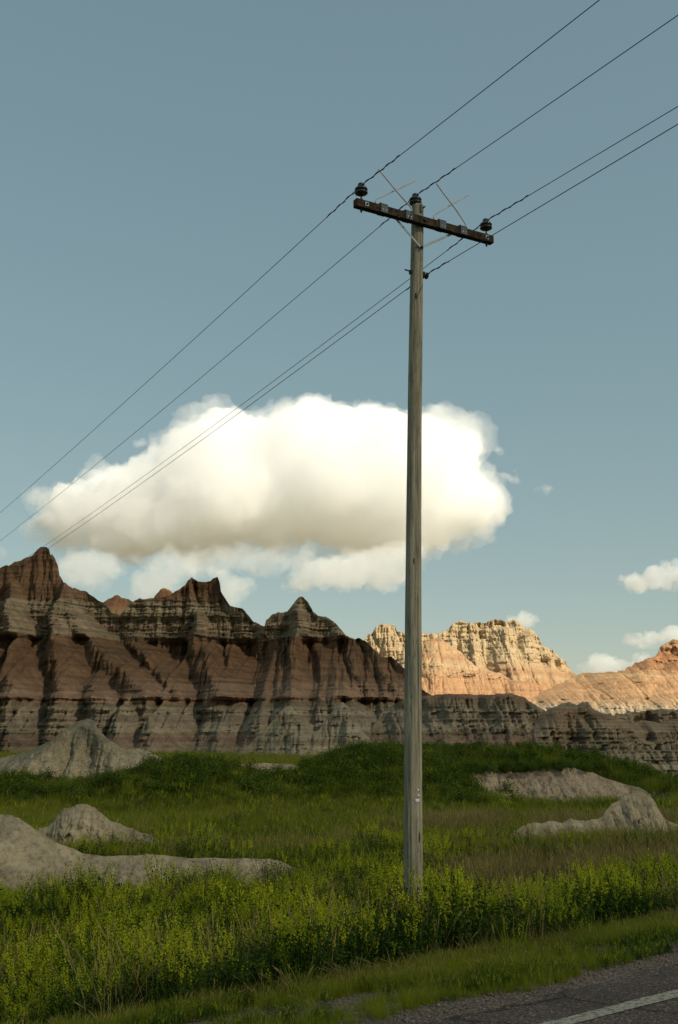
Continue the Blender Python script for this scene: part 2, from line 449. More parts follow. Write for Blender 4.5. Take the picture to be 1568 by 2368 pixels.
def hill(name, crest, zb, run, mat, nx, nz, fins=(), rills=(), zones=None, flute=None, alcove=(), crest_noise=0.1, crest_f=0.8,
         back=0.9, seed=0.0, k=0.8, foot=None, flare=(1.0, 1.4, 2.0), warp=0.3, beds=None, rough=None, gullies=()):
    """crest: (px, py, Y); run: horizontal run towards the viewer as a function of drop below the crest"""
    P = [at(*c) for c in crest]
    cx = np.array([p.x for p in P]); cz = np.array([p.z for p in P]); cy = np.array([p.y for p in P])
    o = np.argsort(cx); cx, cz, cy = cx[o], cz[o], cy[o]
    xs = np.linspace(cx[0], cx[-1], nx)
    zc = np.interp(xs, cx, cz); Yc = np.interp(xs, cx, cy)
    ext = np.clip((zc - zb) / 2.0, 0, 1)
    zc = zc + ext * crest_noise * fbm(xs * crest_f, 0 * xs + seed, 0.3, 4) * 1.6
    zc = np.maximum(zc, zb + 0.01)
    v = np.linspace(0, 1, nz)
    X = np.repeat(xs[:, None], nz, 1)
    ZC = np.repeat(zc[:, None], nz, 1); YC = np.repeat(Yc[:, None], nz, 1)
    Z = zb + (ZC - zb) * v[None, :]
    d = ZC - Z
    Y = YC - np.interp(d, [r[0] for r in run], [r[1] for r in run])
    wob = 1.4 * fbm(Z * 0.12, X * 0.05, seed + 2.0, 3)
    for fin in fins:
        pts = [at(*p) for p in fin['p']]
        fz = np.array([p.z for p in pts])[::-1]; fx = np.array([p.x for p in pts])[::-1]; fy = np.array([p.y for p in pts])[::-1]
        ws = fin.get('w', 1.0)
        xf = np.interp(Z, fz, fx) + wob * ws; yf = np.interp(Z, fz, fy)
        yf = yf + np.clip(Z - fz[-1], 0, None) * 3.0
        dx = X - xf
        rnd = fin.get('r', 0.6)
        ad = np.sqrt(dx * dx + rnd * rnd) - rnd
        mul = np.interp(Z, [fz[0], fz[0] + 0.35 * (fz[-1] - fz[0]), fz[-1]], [flare[0], flare[1], flare[2]])
        t = yf + np.where(dx < 0, fin.get('l', 1.0), fin.get('rr', 1.0)) * ad * mul
        Y = smin(Y, t, k)
    env = np.clip(d / 1.2, 0, 1) if zb > -1e9 else 1
    wx = warp * fbm(X * 0.3, Z * 0.12, seed + 4, 2)
    for (fx_, fz_, amp, sharp) in rills:
        nn = pn(X * fx_ + wx * fx_ * 1.3, Z * fz_ * 0.6, seed + fx_ * 31.0)
        g = np.minimum(np.abs(nn) * sharp, 1.0)
        Y = Y - amp * env * (np.sqrt(g) - 0.7)
    zw = Z + 0.14 * fbm(X * 0.06, Y * 0.02, seed + 8, 2) + 0.05 * fbm(X * 0.9, Z * 0.9, seed, 2)
    if zones:
        za = np.interp(zw, [q[0] for q in zones['z']], [q[1] for q in zones['z']])
        for f_, a_ in zones['f']:
            lay = np.tanh(4.0 * pn(zw * f_ + 3.1, X * 0.02 + seed, Z * 0 + f_))
            brk = 0.65 + 0.6 * pn(X * 0.35, zw * f_, seed + f_)
            Y = Y - za * a_ * lay * env * brk
    for gi, (f_, dep, shp) in enumerate(gullies):
        gd = np.interp(zw, [q[0] for q in dep], [q[1] for q in dep]); gs = np.interp(zw, [q[0] for q in shp], [q[1] for q in shp])
        wig = 0.5 * pn(X * f_ * 0.7, Z * f_ * 0.8, seed + 40 + gi)
        nn = np.abs(pn(X * f_ + wig * 0.6, Z * f_ * 0.10 + 3.0 * gi, seed + 50 + gi * 3.3))
        br = np.clip(0.75 + 0.9 * pn(X * f_ * 0.45, Z * 0.02, seed + 60 + gi), 0.15, 1.5)
        Y = Y + gd * br * (1 - np.minimum(nn * gs, 1.0)) ** 1.2 * env
    if beds:
        g = np.random.default_rng(int(seed * 10) + 5)
        edges = [zb - 1.0]
        while edges[-1] < zc.max() + 2: edges.append(edges[-1] + beds['h'] * g.choice([0.35, 0.5, 0.8, 1.2, 1.8]))
        edges = np.array(edges); pro = g.uniform(-1, 1, len(edges)); 
        zq = zw + beds['h'] * 0.18 * pn(X * beds['w'] * 0.4, Y * beds['w'] * 0.3, seed + 6)
        i = np.clip(np.searchsorted(edges, zq) - 1, 0, len(edges) - 2)
        u = (edges[i + 1] - zq) / (edges[i + 1] - edges[i])          # 0 at the top of a bed, 1 at its foot
        ba = np.interp(zw, [q[0] for q in beds['z']], [q[1] for q in beds['z']])
        keep_ = np.clip(0.55 + 1.3 * pn(X * beds['w'], i * 3.7, seed + 2.2), 0, 1.3)
        off = (0.5 + 0.5 * pro[i]) * (1 - 0.75 * np.clip(u * 1.3, 0, 1) ** 0.7) * keep_
        col_ = np.abs(pn(X * beds['c'] + i * 13.7 + 0.35 * u, i * 1.9, seed + 1.0)); col2 = np.abs(pn(X * beds['c'] * 2.3 + i * 7.1, i * 2.3 + u * 0.3, seed + 5.0))
        off = off + beds.get('k', 0.7) * (np.minimum(col_ * 3.0, 1) - 0.6) + 0.35 * beds.get('k', 0.7) * (np.minimum(col2 * 3, 1) - 0.6)
        Y = Y - ba * beds['a'] * off * env
    for (z1, z0, depth, f_, thr) in alcove:
        zl = zw + 0.9 * pn(X * 0.22, Y * 0.05, seed + z1 + 7)
        m = sstep(z0, z0 + (z1 - z0) * 0.75, zl) * (1 - sstep(z1 - 0.5, z1 + 0.1, zl))
        nn = pn(X * f_ + wx * f_ * 2, Z * f_ * 0.15, seed + z1) + 0.35 * pn(X * f_ * 3, Z * f_ * 0.6, seed + z1 + 3)
        Y = Y + depth * m * sstep(thr, thr + 0.55, nn)
    if flute:
        fa = np.interp(zw, [q[0] for q in flute['z']], [q[1] for q in flute['z']])
        for f_, a_ in flute['f']:
            nn = np.abs(pn(X * f_ + wx * f_, Z * f_ * 0.18, seed + f_ * 7))
            Y = Y - fa * a_ * (np.sqrt(np.minimum(nn * 2.4, 1)) - 0.6) * env
    Y = Y - 0.05 * fbm(X * 2.5, Z * 2.5, seed + 1.0, 3) * env
    if rough:
        Z = Z + rough[1] * 0.55 * np.clip(d / 0.4, 0, 1) * (fbm(X * rough[0], Y * rough[0], seed + 3.5, 5, 2.1, 0.6) - 0.8 * (0.35 - np.minimum(np.abs(pn(X * rough[0] * 0.9 + 0.4 * Y, Y * rough[0] * 0.35, seed + 4.4)) * 1.6, 0.35)) / 0.35)
        Y = Y - rough[1] * env * (fbm(X * rough[0], Z * rough[0] * 1.3, seed + 3.0, 5, 2.1, 0.62) + 0.6 * np.abs(fbm(X * rough[0] * 1.7, Z * rough[0] * 1.2, seed + 7.0, 3)))
    if foot is not None:            # talus apron
        Y = Y - foot[1] * np.clip((foot[0] - Z) / (foot[0] - zb), 0, 1) ** 2
    # back side
    nb = 8
    vb = np.linspace(0, 1, nb + 1)[1:]
    Zb = zc[:, None] + (zb - zc)[:, None] * vb[None, :]
    Yb = Y[:, -1][:, None] + back * (zc[:, None] - Zb) + 0.25 + 0.6 * vb[None, :] * pn(xs[:, None] * 0.3, Zb * 0.3, seed + 2)
    Xb = np.repeat(xs[:, None], nb, 1)
    Xa = np.concatenate([X, Xb], 1); Ya = np.concatenate([Y, Yb], 1); Za = np.concatenate([Z, Zb], 1)
    V = np.stack([Xa.ravel(), Ya.ravel(), Za.ravel()], 1)
    o = link(name, mesh_np(name, V, grid_faces(nx, nz + nb)), mat)
    return o


main_crest = [(-150, 1340, 172), (-90, 1330, 174), (-40, 1318, 176), (0, 1312, 178), (20, 1309, 178), (40, 1297, 178), (62, 1290, 178), (76, 1284, 178), (86, 1272, 178), (95, 1265, 178), (108, 1265, 178), (114, 1270, 178),
              (116, 1284, 178), (120, 1279, 178), (127, 1290, 178), (134, 1310, 178), (136, 1328, 178), (150, 1346, 178), (170, 1362, 178), (173, 1359, 178), (186, 1367, 178), (200, 1369, 178), (218, 1380, 178), (238, 1393, 178),
              (262, 1418, 178), (278, 1420, 178), (300, 1395, 178), (316, 1386, 178), (345, 1383, 178), (380, 1379, 178), (396, 1376, 178), (412, 1364, 178), (427, 1356, 178), (435, 1342, 178), (444, 1335, 178),
              (451, 1341, 178), (468, 1344, 178), (486, 1343, 178), (496, 1336, 178), (503, 1332, 178), (508, 1345, 178), (511, 1368, 178), (520, 1384, 178), (532, 1403, 178), (546, 1402, 178), (560, 1409, 178),
              (572, 1421, 178), (586, 1436, 178), (594, 1442, 178), (607, 1449, 177), (612, 1449, 177), (615, 1436, 177), (630, 1420, 177), (642, 1416, 177), (664, 1416, 177), (674, 1402, 177), (682, 1390, 177), (692, 1380, 177),
              (700, 1380, 177), (708, 1388, 177), (716, 1398, 177), (724, 1412, 176), (738, 1425, 176), (760, 1430, 176), (776, 1440, 175), (787, 1456, 174), (800, 1471, 173), (818, 1477, 172), (832, 1473, 171), (846, 1483, 170),
              (868, 1506, 168), (884, 1518, 166), (905, 1517, 164), (918, 1530, 163), (935, 1547, 161), (960, 1572, 158), (985, 1600, 154), (1010, 1618, 150), (1035, 1650, 147), (1060, 1720, 145), (1075, 1780, 143)]
main_fins = [
    dict(p=[(-60, 1345, 174), (-70, 1450, 164), (-75, 1600, 150), (-80, 1780, 140)], l=1.0, rr=1.0),
    dict(p=[(12, 1345, 175), (10, 1420, 167), (18, 1500, 160), (28, 1600, 150), (30, 1660, 145), (34, 1780, 139)], l=0.7, rr=1.3),
    dict(p=[(140, 1340, 177), (130, 1430, 170), (128, 1500, 160), (140, 1600, 151), (130, 1660, 146), (120, 1780, 141)], l=1.2, rr=0.8),
    dict(p=[(158, 1395, 175), (178, 1450, 169), (222, 1500, 162), (285, 1560, 154), (330, 1610, 148), (345, 1660, 144), (385, 1780, 138)], l=0.55, rr=1.0),
    dict(p=[(205, 1580, 153), (215, 1620, 148), (225, 1680, 144), (235, 1780, 139)], l=1.0, rr=1.0, r=1.2),
    dict(p=[(300, 1480, 170), (330, 1520, 163), (365, 1570, 156), (385, 1600, 153), (400, 1780, 146)], l=0.9, rr=0.9),
    dict(p=[(446, 1380, 177), (447, 1470, 170), (468, 1525, 161), (480, 1560, 155), (492, 1600, 149), (505, 1650, 144), (540, 1780, 137)], l=1.15, rr=0.9),
    dict(p=[(510, 1500, 168), (532, 1560, 161), (545, 1600, 157), (556, 1780, 148)], l=0.9, rr=1.0),
    dict(p=[(697, 1392, 176), (692, 1450, 171), (688, 1480, 168), (678, 1540, 160), (655, 1600, 151), (640, 1640, 146), (610, 1780, 138)], l=1.1, rr=0.65),
    dict(p=[(735, 1500, 166), (760, 1560, 158), (775, 1600, 152), (770, 1660, 147), (765, 1780, 140)], l=0.9, rr=0.9),
    dict(p=[(785, 1462, 171), (815, 1520, 163), (845, 1580, 154), (862, 1620, 149), (880, 1780, 142)], l=0.8, rr=0.8),
    dict(p=[(848, 1492, 168), (893, 1560, 158), (925, 1610, 151), (935, 1660, 147), (950, 1780, 141)], l=0.7, rr=0.8),
    dict(p=[(598, 1668, 139), (596, 1720, 134), (590, 1780, 126)], l=0.9, rr=0.9, r=0.4, w=0.3),
    dict(p=[(742, 1652, 139), (748, 1710, 133), (760, 1780, 125)], l=0.9, rr=0.9, r=0.4, w=0.3),
    dict(p=[(500, 1690, 139), (508, 1735, 134), (520, 1780, 129)], l=0.9, rr=0.9, r=0.5, w=0.3),
    dict(p=[(338, 1655, 142), (345, 1720, 136), (352, 1780, 131)], l=0.9, rr=0.9, r=0.5, w=0.3),
    dict(p=[(262, 1650, 143), (266, 1720, 137), (272, 1780, 132)], l=0.9, rr=0.9, r=0.5, w=0.3),
    dict(p=[(905, 1690, 136), (915, 1735, 131), (930, 1780, 126)], l=0.9, rr=0.9, r=0.5, w=0.3),
    dict(p=[(675, 1622, 141), (672, 1665, 135), (690, 1700, 130), (712, 1780, 121)], l=0.85, rr=0.9, r=0.4, w=0.4),
    dict(p=[(790, 1620, 142), (812, 1660, 136), (835, 1700, 131), (870, 1780, 123)], l=0.95, rr=0.8, r=0.5, w=0.4),
]
o = hill('badlands_ridge', main_crest, -2.5, [(0, 0), (3, 0.7), (8, 2.4), (12, 4.5), (18, 7.0), (24, 12), (40, 24)], mat_ridge, 1000, 300,
         fins=main_fins, flare=(1.5, 2.3, 3.0), k=1.0,
         rills=[(0.09, 0.02, 1.4, 3), (0.55, 0.13, 0.45, 2.4), (1.3, 0.35, 0.30, 2.2), (2.6, 0.9, 0.14, 2.2)],
         gullies=[(0.15, [(6.6, 0.4), (8, 0.8), (12, 3.5), (16.2, 6.0), (17.0, 1.2), (23, 1.6), (26, 1.0), (40, 0.6)], [(7, 6), (12, 4.5), (16.5, 3.0), (40, 3)]),
                  (0.33, [(6.6, 0.4), (8, 1.0), (12, 2.6), (16.2, 3.4), (17.0, 0.6), (23, 0.9), (40, 0.5)], [(7, 5), (16.5, 3.2), (40, 3)]),
                  (0.75, [(6.6, 0.3), (8, 0.7), (12, 1.3), (16.2, 1.3), (17.0, 0.4), (23, 0.5), (40, 0.4)], [(7, 4), (16.5, 2.4), (40, 2.5)]),
                  (0.19, [(-2, 0.6), (0, 1.2), (4, 3.6), (6.0, 5.0), (6.6, 0.6), (8, 0), (40, 0)], [(-2, 6.5), (6, 4.2)]),
                  (0.46, [(-2, 0.4), (0, 0.8), (4, 1.6), (6.0, 2.2), (6.6, 0.3), (8, 0), (40, 0)], [(-2, 5), (6, 3.6)])],
         zones=dict(z=[(-3, 0.6), (5.5, 0.7), (6.8, 1.0), (7.6, 0.5), (9, 0.2), (16, 0.16), (17, 0.9), (22.5, 0.8), (23.5, 0.15), (40, 0.2)], f=[(0.5, 0.8), (1.1, 0.7), (2.3, 0.5)]),
         flute=dict(z=[(-3, 0.8), (6.2, 1.2), (6.9, 0.15), (16.5, 0.12), (17.3, 0.7), (23, 0.8), (24, 0.2), (40, 0.2)], f=[(0.8, 0.5), (1.9, 0.3)]),
         alcove=[], crest_noise=0.16, crest_f=0.9, seed=1.7, foot=(2.5, 3.0),
         beds=dict(h=0.75, w=0.10, c=0.55, a=0.85, k=0.8, z=[(-3, 0.8), (5.6, 0.9), (6.6, 0.9), (7.4, 0.6), (9, 0.35), (12, 0.16), (16, 0.20), (16.8, 0.9), (22.6, 0.9), (24, 0.25), (40, 0.3)]))
tag(o, 'long dark red and grey layered badlands ridge with jagged peaks behind the field', 'ridge', kind='structure')

mat_foot = strata_material('pale_foot_rock', [
    (-3, (0.245, 0.20, 0.125)), (0.2, (0.25, 0.205, 0.13)), (0.8, (0.17, 0.13, 0.08)), (1.3, (0.245, 0.205, 0.13)), (3.0, (0.235, 0.195, 0.122)), (3.5, (0.16, 0.122, 0.075)), (4.0, (0.24, 0.20, 0.128)), (8, (0.23, 0.185, 0.118))],
    -3, 8, warp=0.12, line=0.35, line_scale=2.6, mott=0.3, bump=0.2, unit=0.8)
o = hill('foot_spurs', [(520, 1790, 134), (545, 1752, 133), (562, 1736, 133), (585, 1716, 133), (608, 1696, 133), (628, 1672, 133), (646, 1648, 133), (660, 1636, 133), (674, 1634, 133), (690, 1652, 133), (706, 1674, 133), (722, 1690, 133), (738, 1690, 133), (752, 1670, 133), (766, 1648, 134), (780, 1630, 134), (792, 1624, 134), (803, 1630, 134),
               (816, 1656, 134), (832, 1683, 134), (850, 1706, 134), (870, 1730, 134), (890, 1752, 134), (912, 1790, 134)], -2.5, [(0, 0), (1, 0.5), (3, 1.8), (4, 2.9), (9, 7.5)], mat_foot, 360, 110,
         fins=[dict(p=[(668, 1645, 131.5), (672, 1690, 128), (700, 1735, 124), (716, 1790, 120)], l=0.5, rr=0.6, r=0.3, w=0.2), dict(p=[(792, 1636, 132), (808, 1690, 128), (830, 1735, 124), (850, 1790, 120)], l=0.6, rr=0.5, r=0.3, w=0.2),
               dict(p=[(610, 1705, 130.5), (600, 1750, 127), (590, 1790, 123)], l=0.6, rr=0.6, r=0.3, w=0.2), dict(p=[(745, 1694, 130.5), (756, 1750, 126), (764, 1790, 122)], l=0.6, rr=0.6, r=0.3, w=0.2)],
         rills=[(0.5, 0.12, 0.4, 2.4), (1.3, 0.35, 0.22, 2.2)], gullies=[(0.3, [(-2, 0.6), (1, 1.2), (4, 1.0), (6, 0.3)], [(-2, 4), (6, 3)]), (0.8, [(-2, 0.4), (1, 0.7), (4, 0.5), (6, 0.2)], [(-2, 4), (6, 3)])],
         beds=dict(h=0.5, w=0.15, c=0.8, a=0.55, k=0.8, z=[(-3, 1), (9, 1)]), crest_noise=0.12, crest_f=1.2, seed=43.0, k=0.5)
tag(o, 'pair of pale grey pointed spurs at the foot of the ridge left of the pole', 'rock spur', kind='structure')

# bench of grey cliffs to the right of the pole
bench_crest = [(840, 1700, 150), (880, 1650, 146), (905, 1632, 142), (930, 1620, 139), (960, 1609, 138), (1000, 1607, 137), (1050, 1608, 136), (1068, 1604, 136), (1085, 1606, 136), (1130, 1608, 135), (1165, 1605, 134), (1190, 1607, 134), (1215, 1616, 133), (1240, 1630, 132), (1252, 1640, 132),
               (1280, 1655, 132), (1330, 1672, 134), (1380, 1664, 138), (1420, 1655, 142), (1470, 1645, 146), (1510, 1640, 148), (1568, 1640, 150), (1640, 1635, 150), (1720, 1640, 150)]
o = hill('badlands_bench', bench_crest, -2.5, [(0, 0), (0.5, 1.0), (2.5, 2.0), (3.2, 3.6), (6, 6), (9, 10)], mat_ridge, 640, 90,
         fins=[dict(p=[(1075, 1612, 132), (1085, 1680, 128), (1095, 1780, 121)], l=0.9, rr=0.9, r=1.2, w=0.4),
               dict(p=[(1180, 1612, 130), (1185, 1680, 126), (1160, 1780, 119)], l=0.8, rr=0.9, r=1.0, w=0.4),
               dict(p=[(1010, 1700, 126), (1030, 1780, 116)], l=0.7, rr=0.7, r=2.0, w=0.3)],
         rills=[(0.2, 0.05, 1.3, 2.6), (0.5, 0.12, 0.7, 2.4), (1.2, 0.3, 0.28, 2.2)],
         zones=dict(z=[(-3, 0.5), (8, 0.7)], f=[(0.55, 0.9), (1.2, 0.6), (2.6, 0.35)]),
         flute=dict(z=[(-3, 0.6), (9, 0.8)], f=[(0.9, 0.7), (2.0, 0.4)]),
         gullies=[(0.2, [(-2, 0.5), (2, 1.6), (5.6, 3.6), (6.4, 0.8), (9, 0.5)], [(-2, 5), (6, 2.4)]), (0.5, [(-2, 0.4), (2, 1.0), (5.6, 1.8), (6.4, 0.4), (9, 0.3)], [(-2, 4.5), (6, 2.4)])],
         crest_noise=0.12, seed=5.1, foot=(1.5, 2.0), beds=dict(h=0.6, w=0.12, c=0.6, a=0.8, k=0.9, z=[(-3, 0.9), (9, 1.1)]))
tag(o, 'low grey cliff bench with dark slots behind the utility pole', 'cliff', kind='structure')

# grey hill on the right, nearer
gh_crest = [(1190, 1790, 70), (1204, 1760, 70), (1214, 1700, 70), (1226, 1672, 70), (1240, 1655, 70), (1262, 1641, 70), (1282, 1634, 70), (1296, 1625, 70), (1318, 1623, 70), (1334, 1630, 70), (1348, 1622, 70), (1360, 1623, 70), (1372, 1640, 70), (1382, 1651, 71),
            (1400, 1656, 72), (1420, 1662, 72), (1440, 1672, 73), (1465, 1668, 74), (1490, 1667, 74), (1520, 1672, 74), (1540, 1664, 74), (1568, 1660, 74), (1620, 1655, 74), (1700, 1650, 74), (1800, 1660, 74)]
o = hill('grey_hill', gh_crest, -2.0, [(0, 0), (0.6, 0.5), (1.2, 1.0), (3, 2.3), (6, 5)], mat_grey, 560, 120,
         fins=[dict(p=[(1290, 1640, 68.5), (1270, 1690, 66.5), (1240, 1740, 64.5), (1225, 1830, 62)], l=0.8, rr=1.0, r=0.4, w=0.15),
               dict(p=[(1375, 1655, 69), (1390, 1710, 67), (1400, 1760, 65.5), (1400, 1830, 63)], l=0.7, rr=0.7, r=0.8, w=0.2),
               dict(p=[(1500, 1690, 71), (1505, 1740, 69), (1500, 1830, 66)], l=0.7, rr=0.7, r=0.8, w=0.2)],
         rills=[(0.4, 0.1, 0.55, 2.6), (1.0, 0.25, 0.30, 2.4), (2.4, 0.6, 0.12, 2.2)],
         zones=dict(z=[(-3, 0.26), (4, 0.30)], f=[(1.0, 0.9), (2.3, 0.7), (5.0, 0.4)]),
         flute=dict(z=[(-3, 0.26), (4, 0.26)], f=[(1.7, 0.5), (3.6, 0.3)]),
         gullies=[(0.45, [(-2, 0.2), (0.5, 0.5), (2.6, 1.2), (3.2, 0.3), (5, 0.3)], [(-2, 4.5), (3, 2.4)]), (1.1, [(-2, 0.15), (1, 0.4), (2.6, 0.6), (3.2, 0.2), (5, 0.2)], [(-2, 4), (3, 2.4)])],
         crest_noise=0.06, crest_f=1.6, seed=9.4, k=0.3, foot=(0.4, 0.8), beds=dict(h=0.32, w=0.25, c=1.0, a=0.60, k=0.8, z=[(-3, 1), (9, 1)]))
tag(o, 'rugged grey rock hill with crumbling ledges behind the sandy bank', 'hill', kind='structure')

# far sunlit mesa
mesa_crest = [(800, 1640, 400), (830, 1530, 400), (842, 1480, 400), (850, 1468, 400), (862, 1460, 400), (870, 1447, 400), (880, 1444, 400), (912, 1446, 400), (918, 1460, 400), (935, 1466, 400), (950, 1462, 400), (975, 1465, 402), (990, 1466, 404), (1003, 1462, 404), (1015, 1468, 406),
              (1032, 1457, 408), (1042, 1450, 408), (1052, 1440, 408), (1062, 1437, 408), (1090, 1440, 408), (1110, 1438, 408), (1124, 1442, 408), (1133, 1436, 408), (1150, 1435, 408), (1190, 1435, 408), (1202, 1440, 408), (1212, 1450, 408), (1226, 1455, 408), (1236, 1460, 408),
              (1244, 1478, 408), (1252, 1495, 408), (1262, 1498, 408), (1282, 1505, 408), (1296, 1520, 408), (1306, 1540, 408), (1322, 1558, 408), (1335, 1575, 408), (1360, 1590, 410), (1400, 1600, 412), (1440, 1640, 412)]
_mr = random.Random(4)
spurs = []
for px in (872, 905, 940, 1046, 1068, 1092, 1118, 1143, 1170, 1196, 1222, 1248, 1275, 1300):
    y0 = (1462 if px > 1035 and px < 1235 else (1470 if px < 950 else 1512)) + _mr.uniform(-8, 26)
    yt = 403 - _mr.uniform(0, 3); dxp = _mr.uniform(-14, 14); out = _mr.uniform(9, 20)
    spurs.append(dict(p=[(px, y0, yt), (px + dxp * 0.5, y0 + 40, yt - out * 0.45), (px + dxp, y0 + 85, yt - out), (px + dxp * 1.3, 1640, yt - out - 16)], l=_mr.uniform(0.7, 1.1), rr=_mr.uniform(0.7, 1.1), r=0.7, w=0.4))
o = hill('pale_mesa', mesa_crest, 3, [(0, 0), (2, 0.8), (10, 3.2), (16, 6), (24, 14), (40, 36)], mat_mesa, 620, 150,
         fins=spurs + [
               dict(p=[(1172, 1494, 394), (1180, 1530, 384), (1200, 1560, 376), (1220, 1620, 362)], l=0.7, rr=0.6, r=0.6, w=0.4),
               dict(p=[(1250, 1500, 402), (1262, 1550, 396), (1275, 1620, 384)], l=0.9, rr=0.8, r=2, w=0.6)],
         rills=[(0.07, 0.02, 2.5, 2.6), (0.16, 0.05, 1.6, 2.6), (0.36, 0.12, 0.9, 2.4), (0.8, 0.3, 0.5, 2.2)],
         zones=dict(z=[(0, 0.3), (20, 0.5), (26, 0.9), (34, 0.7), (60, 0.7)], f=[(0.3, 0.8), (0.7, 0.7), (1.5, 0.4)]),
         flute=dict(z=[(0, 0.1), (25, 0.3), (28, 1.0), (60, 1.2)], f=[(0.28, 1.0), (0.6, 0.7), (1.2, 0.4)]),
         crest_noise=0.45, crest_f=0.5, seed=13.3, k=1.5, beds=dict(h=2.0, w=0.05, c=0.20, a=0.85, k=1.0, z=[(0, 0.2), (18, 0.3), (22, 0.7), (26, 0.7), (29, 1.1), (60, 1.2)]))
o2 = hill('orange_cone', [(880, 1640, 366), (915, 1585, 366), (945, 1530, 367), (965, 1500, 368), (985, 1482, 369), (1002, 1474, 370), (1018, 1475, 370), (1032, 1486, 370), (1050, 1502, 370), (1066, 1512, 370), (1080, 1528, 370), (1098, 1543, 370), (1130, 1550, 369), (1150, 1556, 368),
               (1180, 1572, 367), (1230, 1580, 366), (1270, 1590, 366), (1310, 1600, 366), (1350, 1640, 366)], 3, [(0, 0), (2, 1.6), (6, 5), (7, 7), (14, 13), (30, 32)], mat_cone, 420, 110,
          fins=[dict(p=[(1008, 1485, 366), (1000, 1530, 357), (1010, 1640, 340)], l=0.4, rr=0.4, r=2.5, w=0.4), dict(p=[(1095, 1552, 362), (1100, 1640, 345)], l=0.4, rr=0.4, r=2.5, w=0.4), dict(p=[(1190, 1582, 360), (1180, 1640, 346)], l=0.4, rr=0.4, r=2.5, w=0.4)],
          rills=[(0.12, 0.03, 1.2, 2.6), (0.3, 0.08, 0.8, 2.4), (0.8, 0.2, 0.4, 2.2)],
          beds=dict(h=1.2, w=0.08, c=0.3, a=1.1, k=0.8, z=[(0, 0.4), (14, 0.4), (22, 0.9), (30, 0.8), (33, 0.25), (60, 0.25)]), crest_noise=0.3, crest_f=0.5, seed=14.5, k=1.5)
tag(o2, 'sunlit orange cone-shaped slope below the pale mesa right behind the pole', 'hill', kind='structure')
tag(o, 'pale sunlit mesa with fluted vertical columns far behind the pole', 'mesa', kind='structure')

# sunlit red hill at the right edge
rh_crest = [(1170, 1640, 255), (1215, 1610, 255), (1255, 1592, 256), (1290, 1580, 256), (1312, 1567, 256), (1330, 1558, 256), (1345, 1562, 256), (1360, 1560, 256), (1380, 1563, 256), (1400, 1562, 256), (1412, 1556, 256), (1430, 1551, 255), (1442, 1540, 255), (1460, 1532, 254),
            (1480, 1527, 254), (1500, 1520, 253), (1516, 1512, 252), (1530, 1495, 252), (1545, 1484, 252), (1560, 1480, 252), (1590, 1475, 252), (1640, 1450, 252), (1720, 1440, 252), (1800, 1470, 252)]
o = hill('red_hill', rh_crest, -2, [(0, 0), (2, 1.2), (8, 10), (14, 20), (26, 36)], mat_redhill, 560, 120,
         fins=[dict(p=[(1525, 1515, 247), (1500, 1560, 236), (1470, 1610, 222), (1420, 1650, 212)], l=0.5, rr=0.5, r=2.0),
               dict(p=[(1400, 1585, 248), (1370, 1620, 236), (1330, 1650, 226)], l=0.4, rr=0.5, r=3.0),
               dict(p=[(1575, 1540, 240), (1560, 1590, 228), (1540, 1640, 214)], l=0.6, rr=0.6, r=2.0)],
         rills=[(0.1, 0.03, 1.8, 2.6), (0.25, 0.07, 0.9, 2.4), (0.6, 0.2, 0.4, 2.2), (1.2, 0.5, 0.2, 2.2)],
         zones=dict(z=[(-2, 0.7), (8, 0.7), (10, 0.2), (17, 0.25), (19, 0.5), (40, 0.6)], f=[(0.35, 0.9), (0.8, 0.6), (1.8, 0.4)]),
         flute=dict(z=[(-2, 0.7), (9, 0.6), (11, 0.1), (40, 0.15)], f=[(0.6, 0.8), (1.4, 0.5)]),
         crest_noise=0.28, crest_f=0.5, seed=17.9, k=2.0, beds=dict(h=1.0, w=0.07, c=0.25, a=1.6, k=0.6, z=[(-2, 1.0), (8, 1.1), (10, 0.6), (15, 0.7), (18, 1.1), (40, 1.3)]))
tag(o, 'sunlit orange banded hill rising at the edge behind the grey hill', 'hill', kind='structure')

# small lit peaks glimpsed over the saddle of the ridge
o = hill('far_peak', [(215, 1440, 187), (236, 1395, 187), (252, 1384, 187), (264, 1379, 187), (272, 1378, 187), (284, 1382, 187), (300, 1386, 187), (315, 1396, 187), (340, 1440, 187)], 3, [(0, 0), (10, 6), (60, 50)], mat_redhill, 110, 70,
         rills=[(0.15, 0.05, 1.5, 2.6), (0.4, 0.1, 0.7, 2.4)], zones=dict(z=[(0, 0.5), (60, 0.5)], f=[(0.5, 0.8), (1.1, 0.5)]), crest_noise=0.2, seed=21.0)
tag(o, 'small tan peak glimpsed through the saddle beside the tallest ridge tower', 'peak', kind='structure')
o = hill('far_peak', [(345, 1400, 188), (362, 1374, 188), (372, 1363, 188), (382, 1360, 188), (390, 1364, 188), (400, 1372, 188), (425, 1400, 188)], 3, [(0, 0), (10, 6), (60, 50)], mat_redhill, 80, 60,
         rills=[(0.15, 0.05, 1.5, 2.6), (0.4, 0.1, 0.7, 2.4)], zones=dict(z=[(0, 0.5), (60, 0.5)], f=[(0.5, 0.8)]), crest_noise=0.2, seed=22.0)
tag(o, 'tiny pale rounded peak showing just behind the twin-horned ridge top', 'peak', kind='structure')

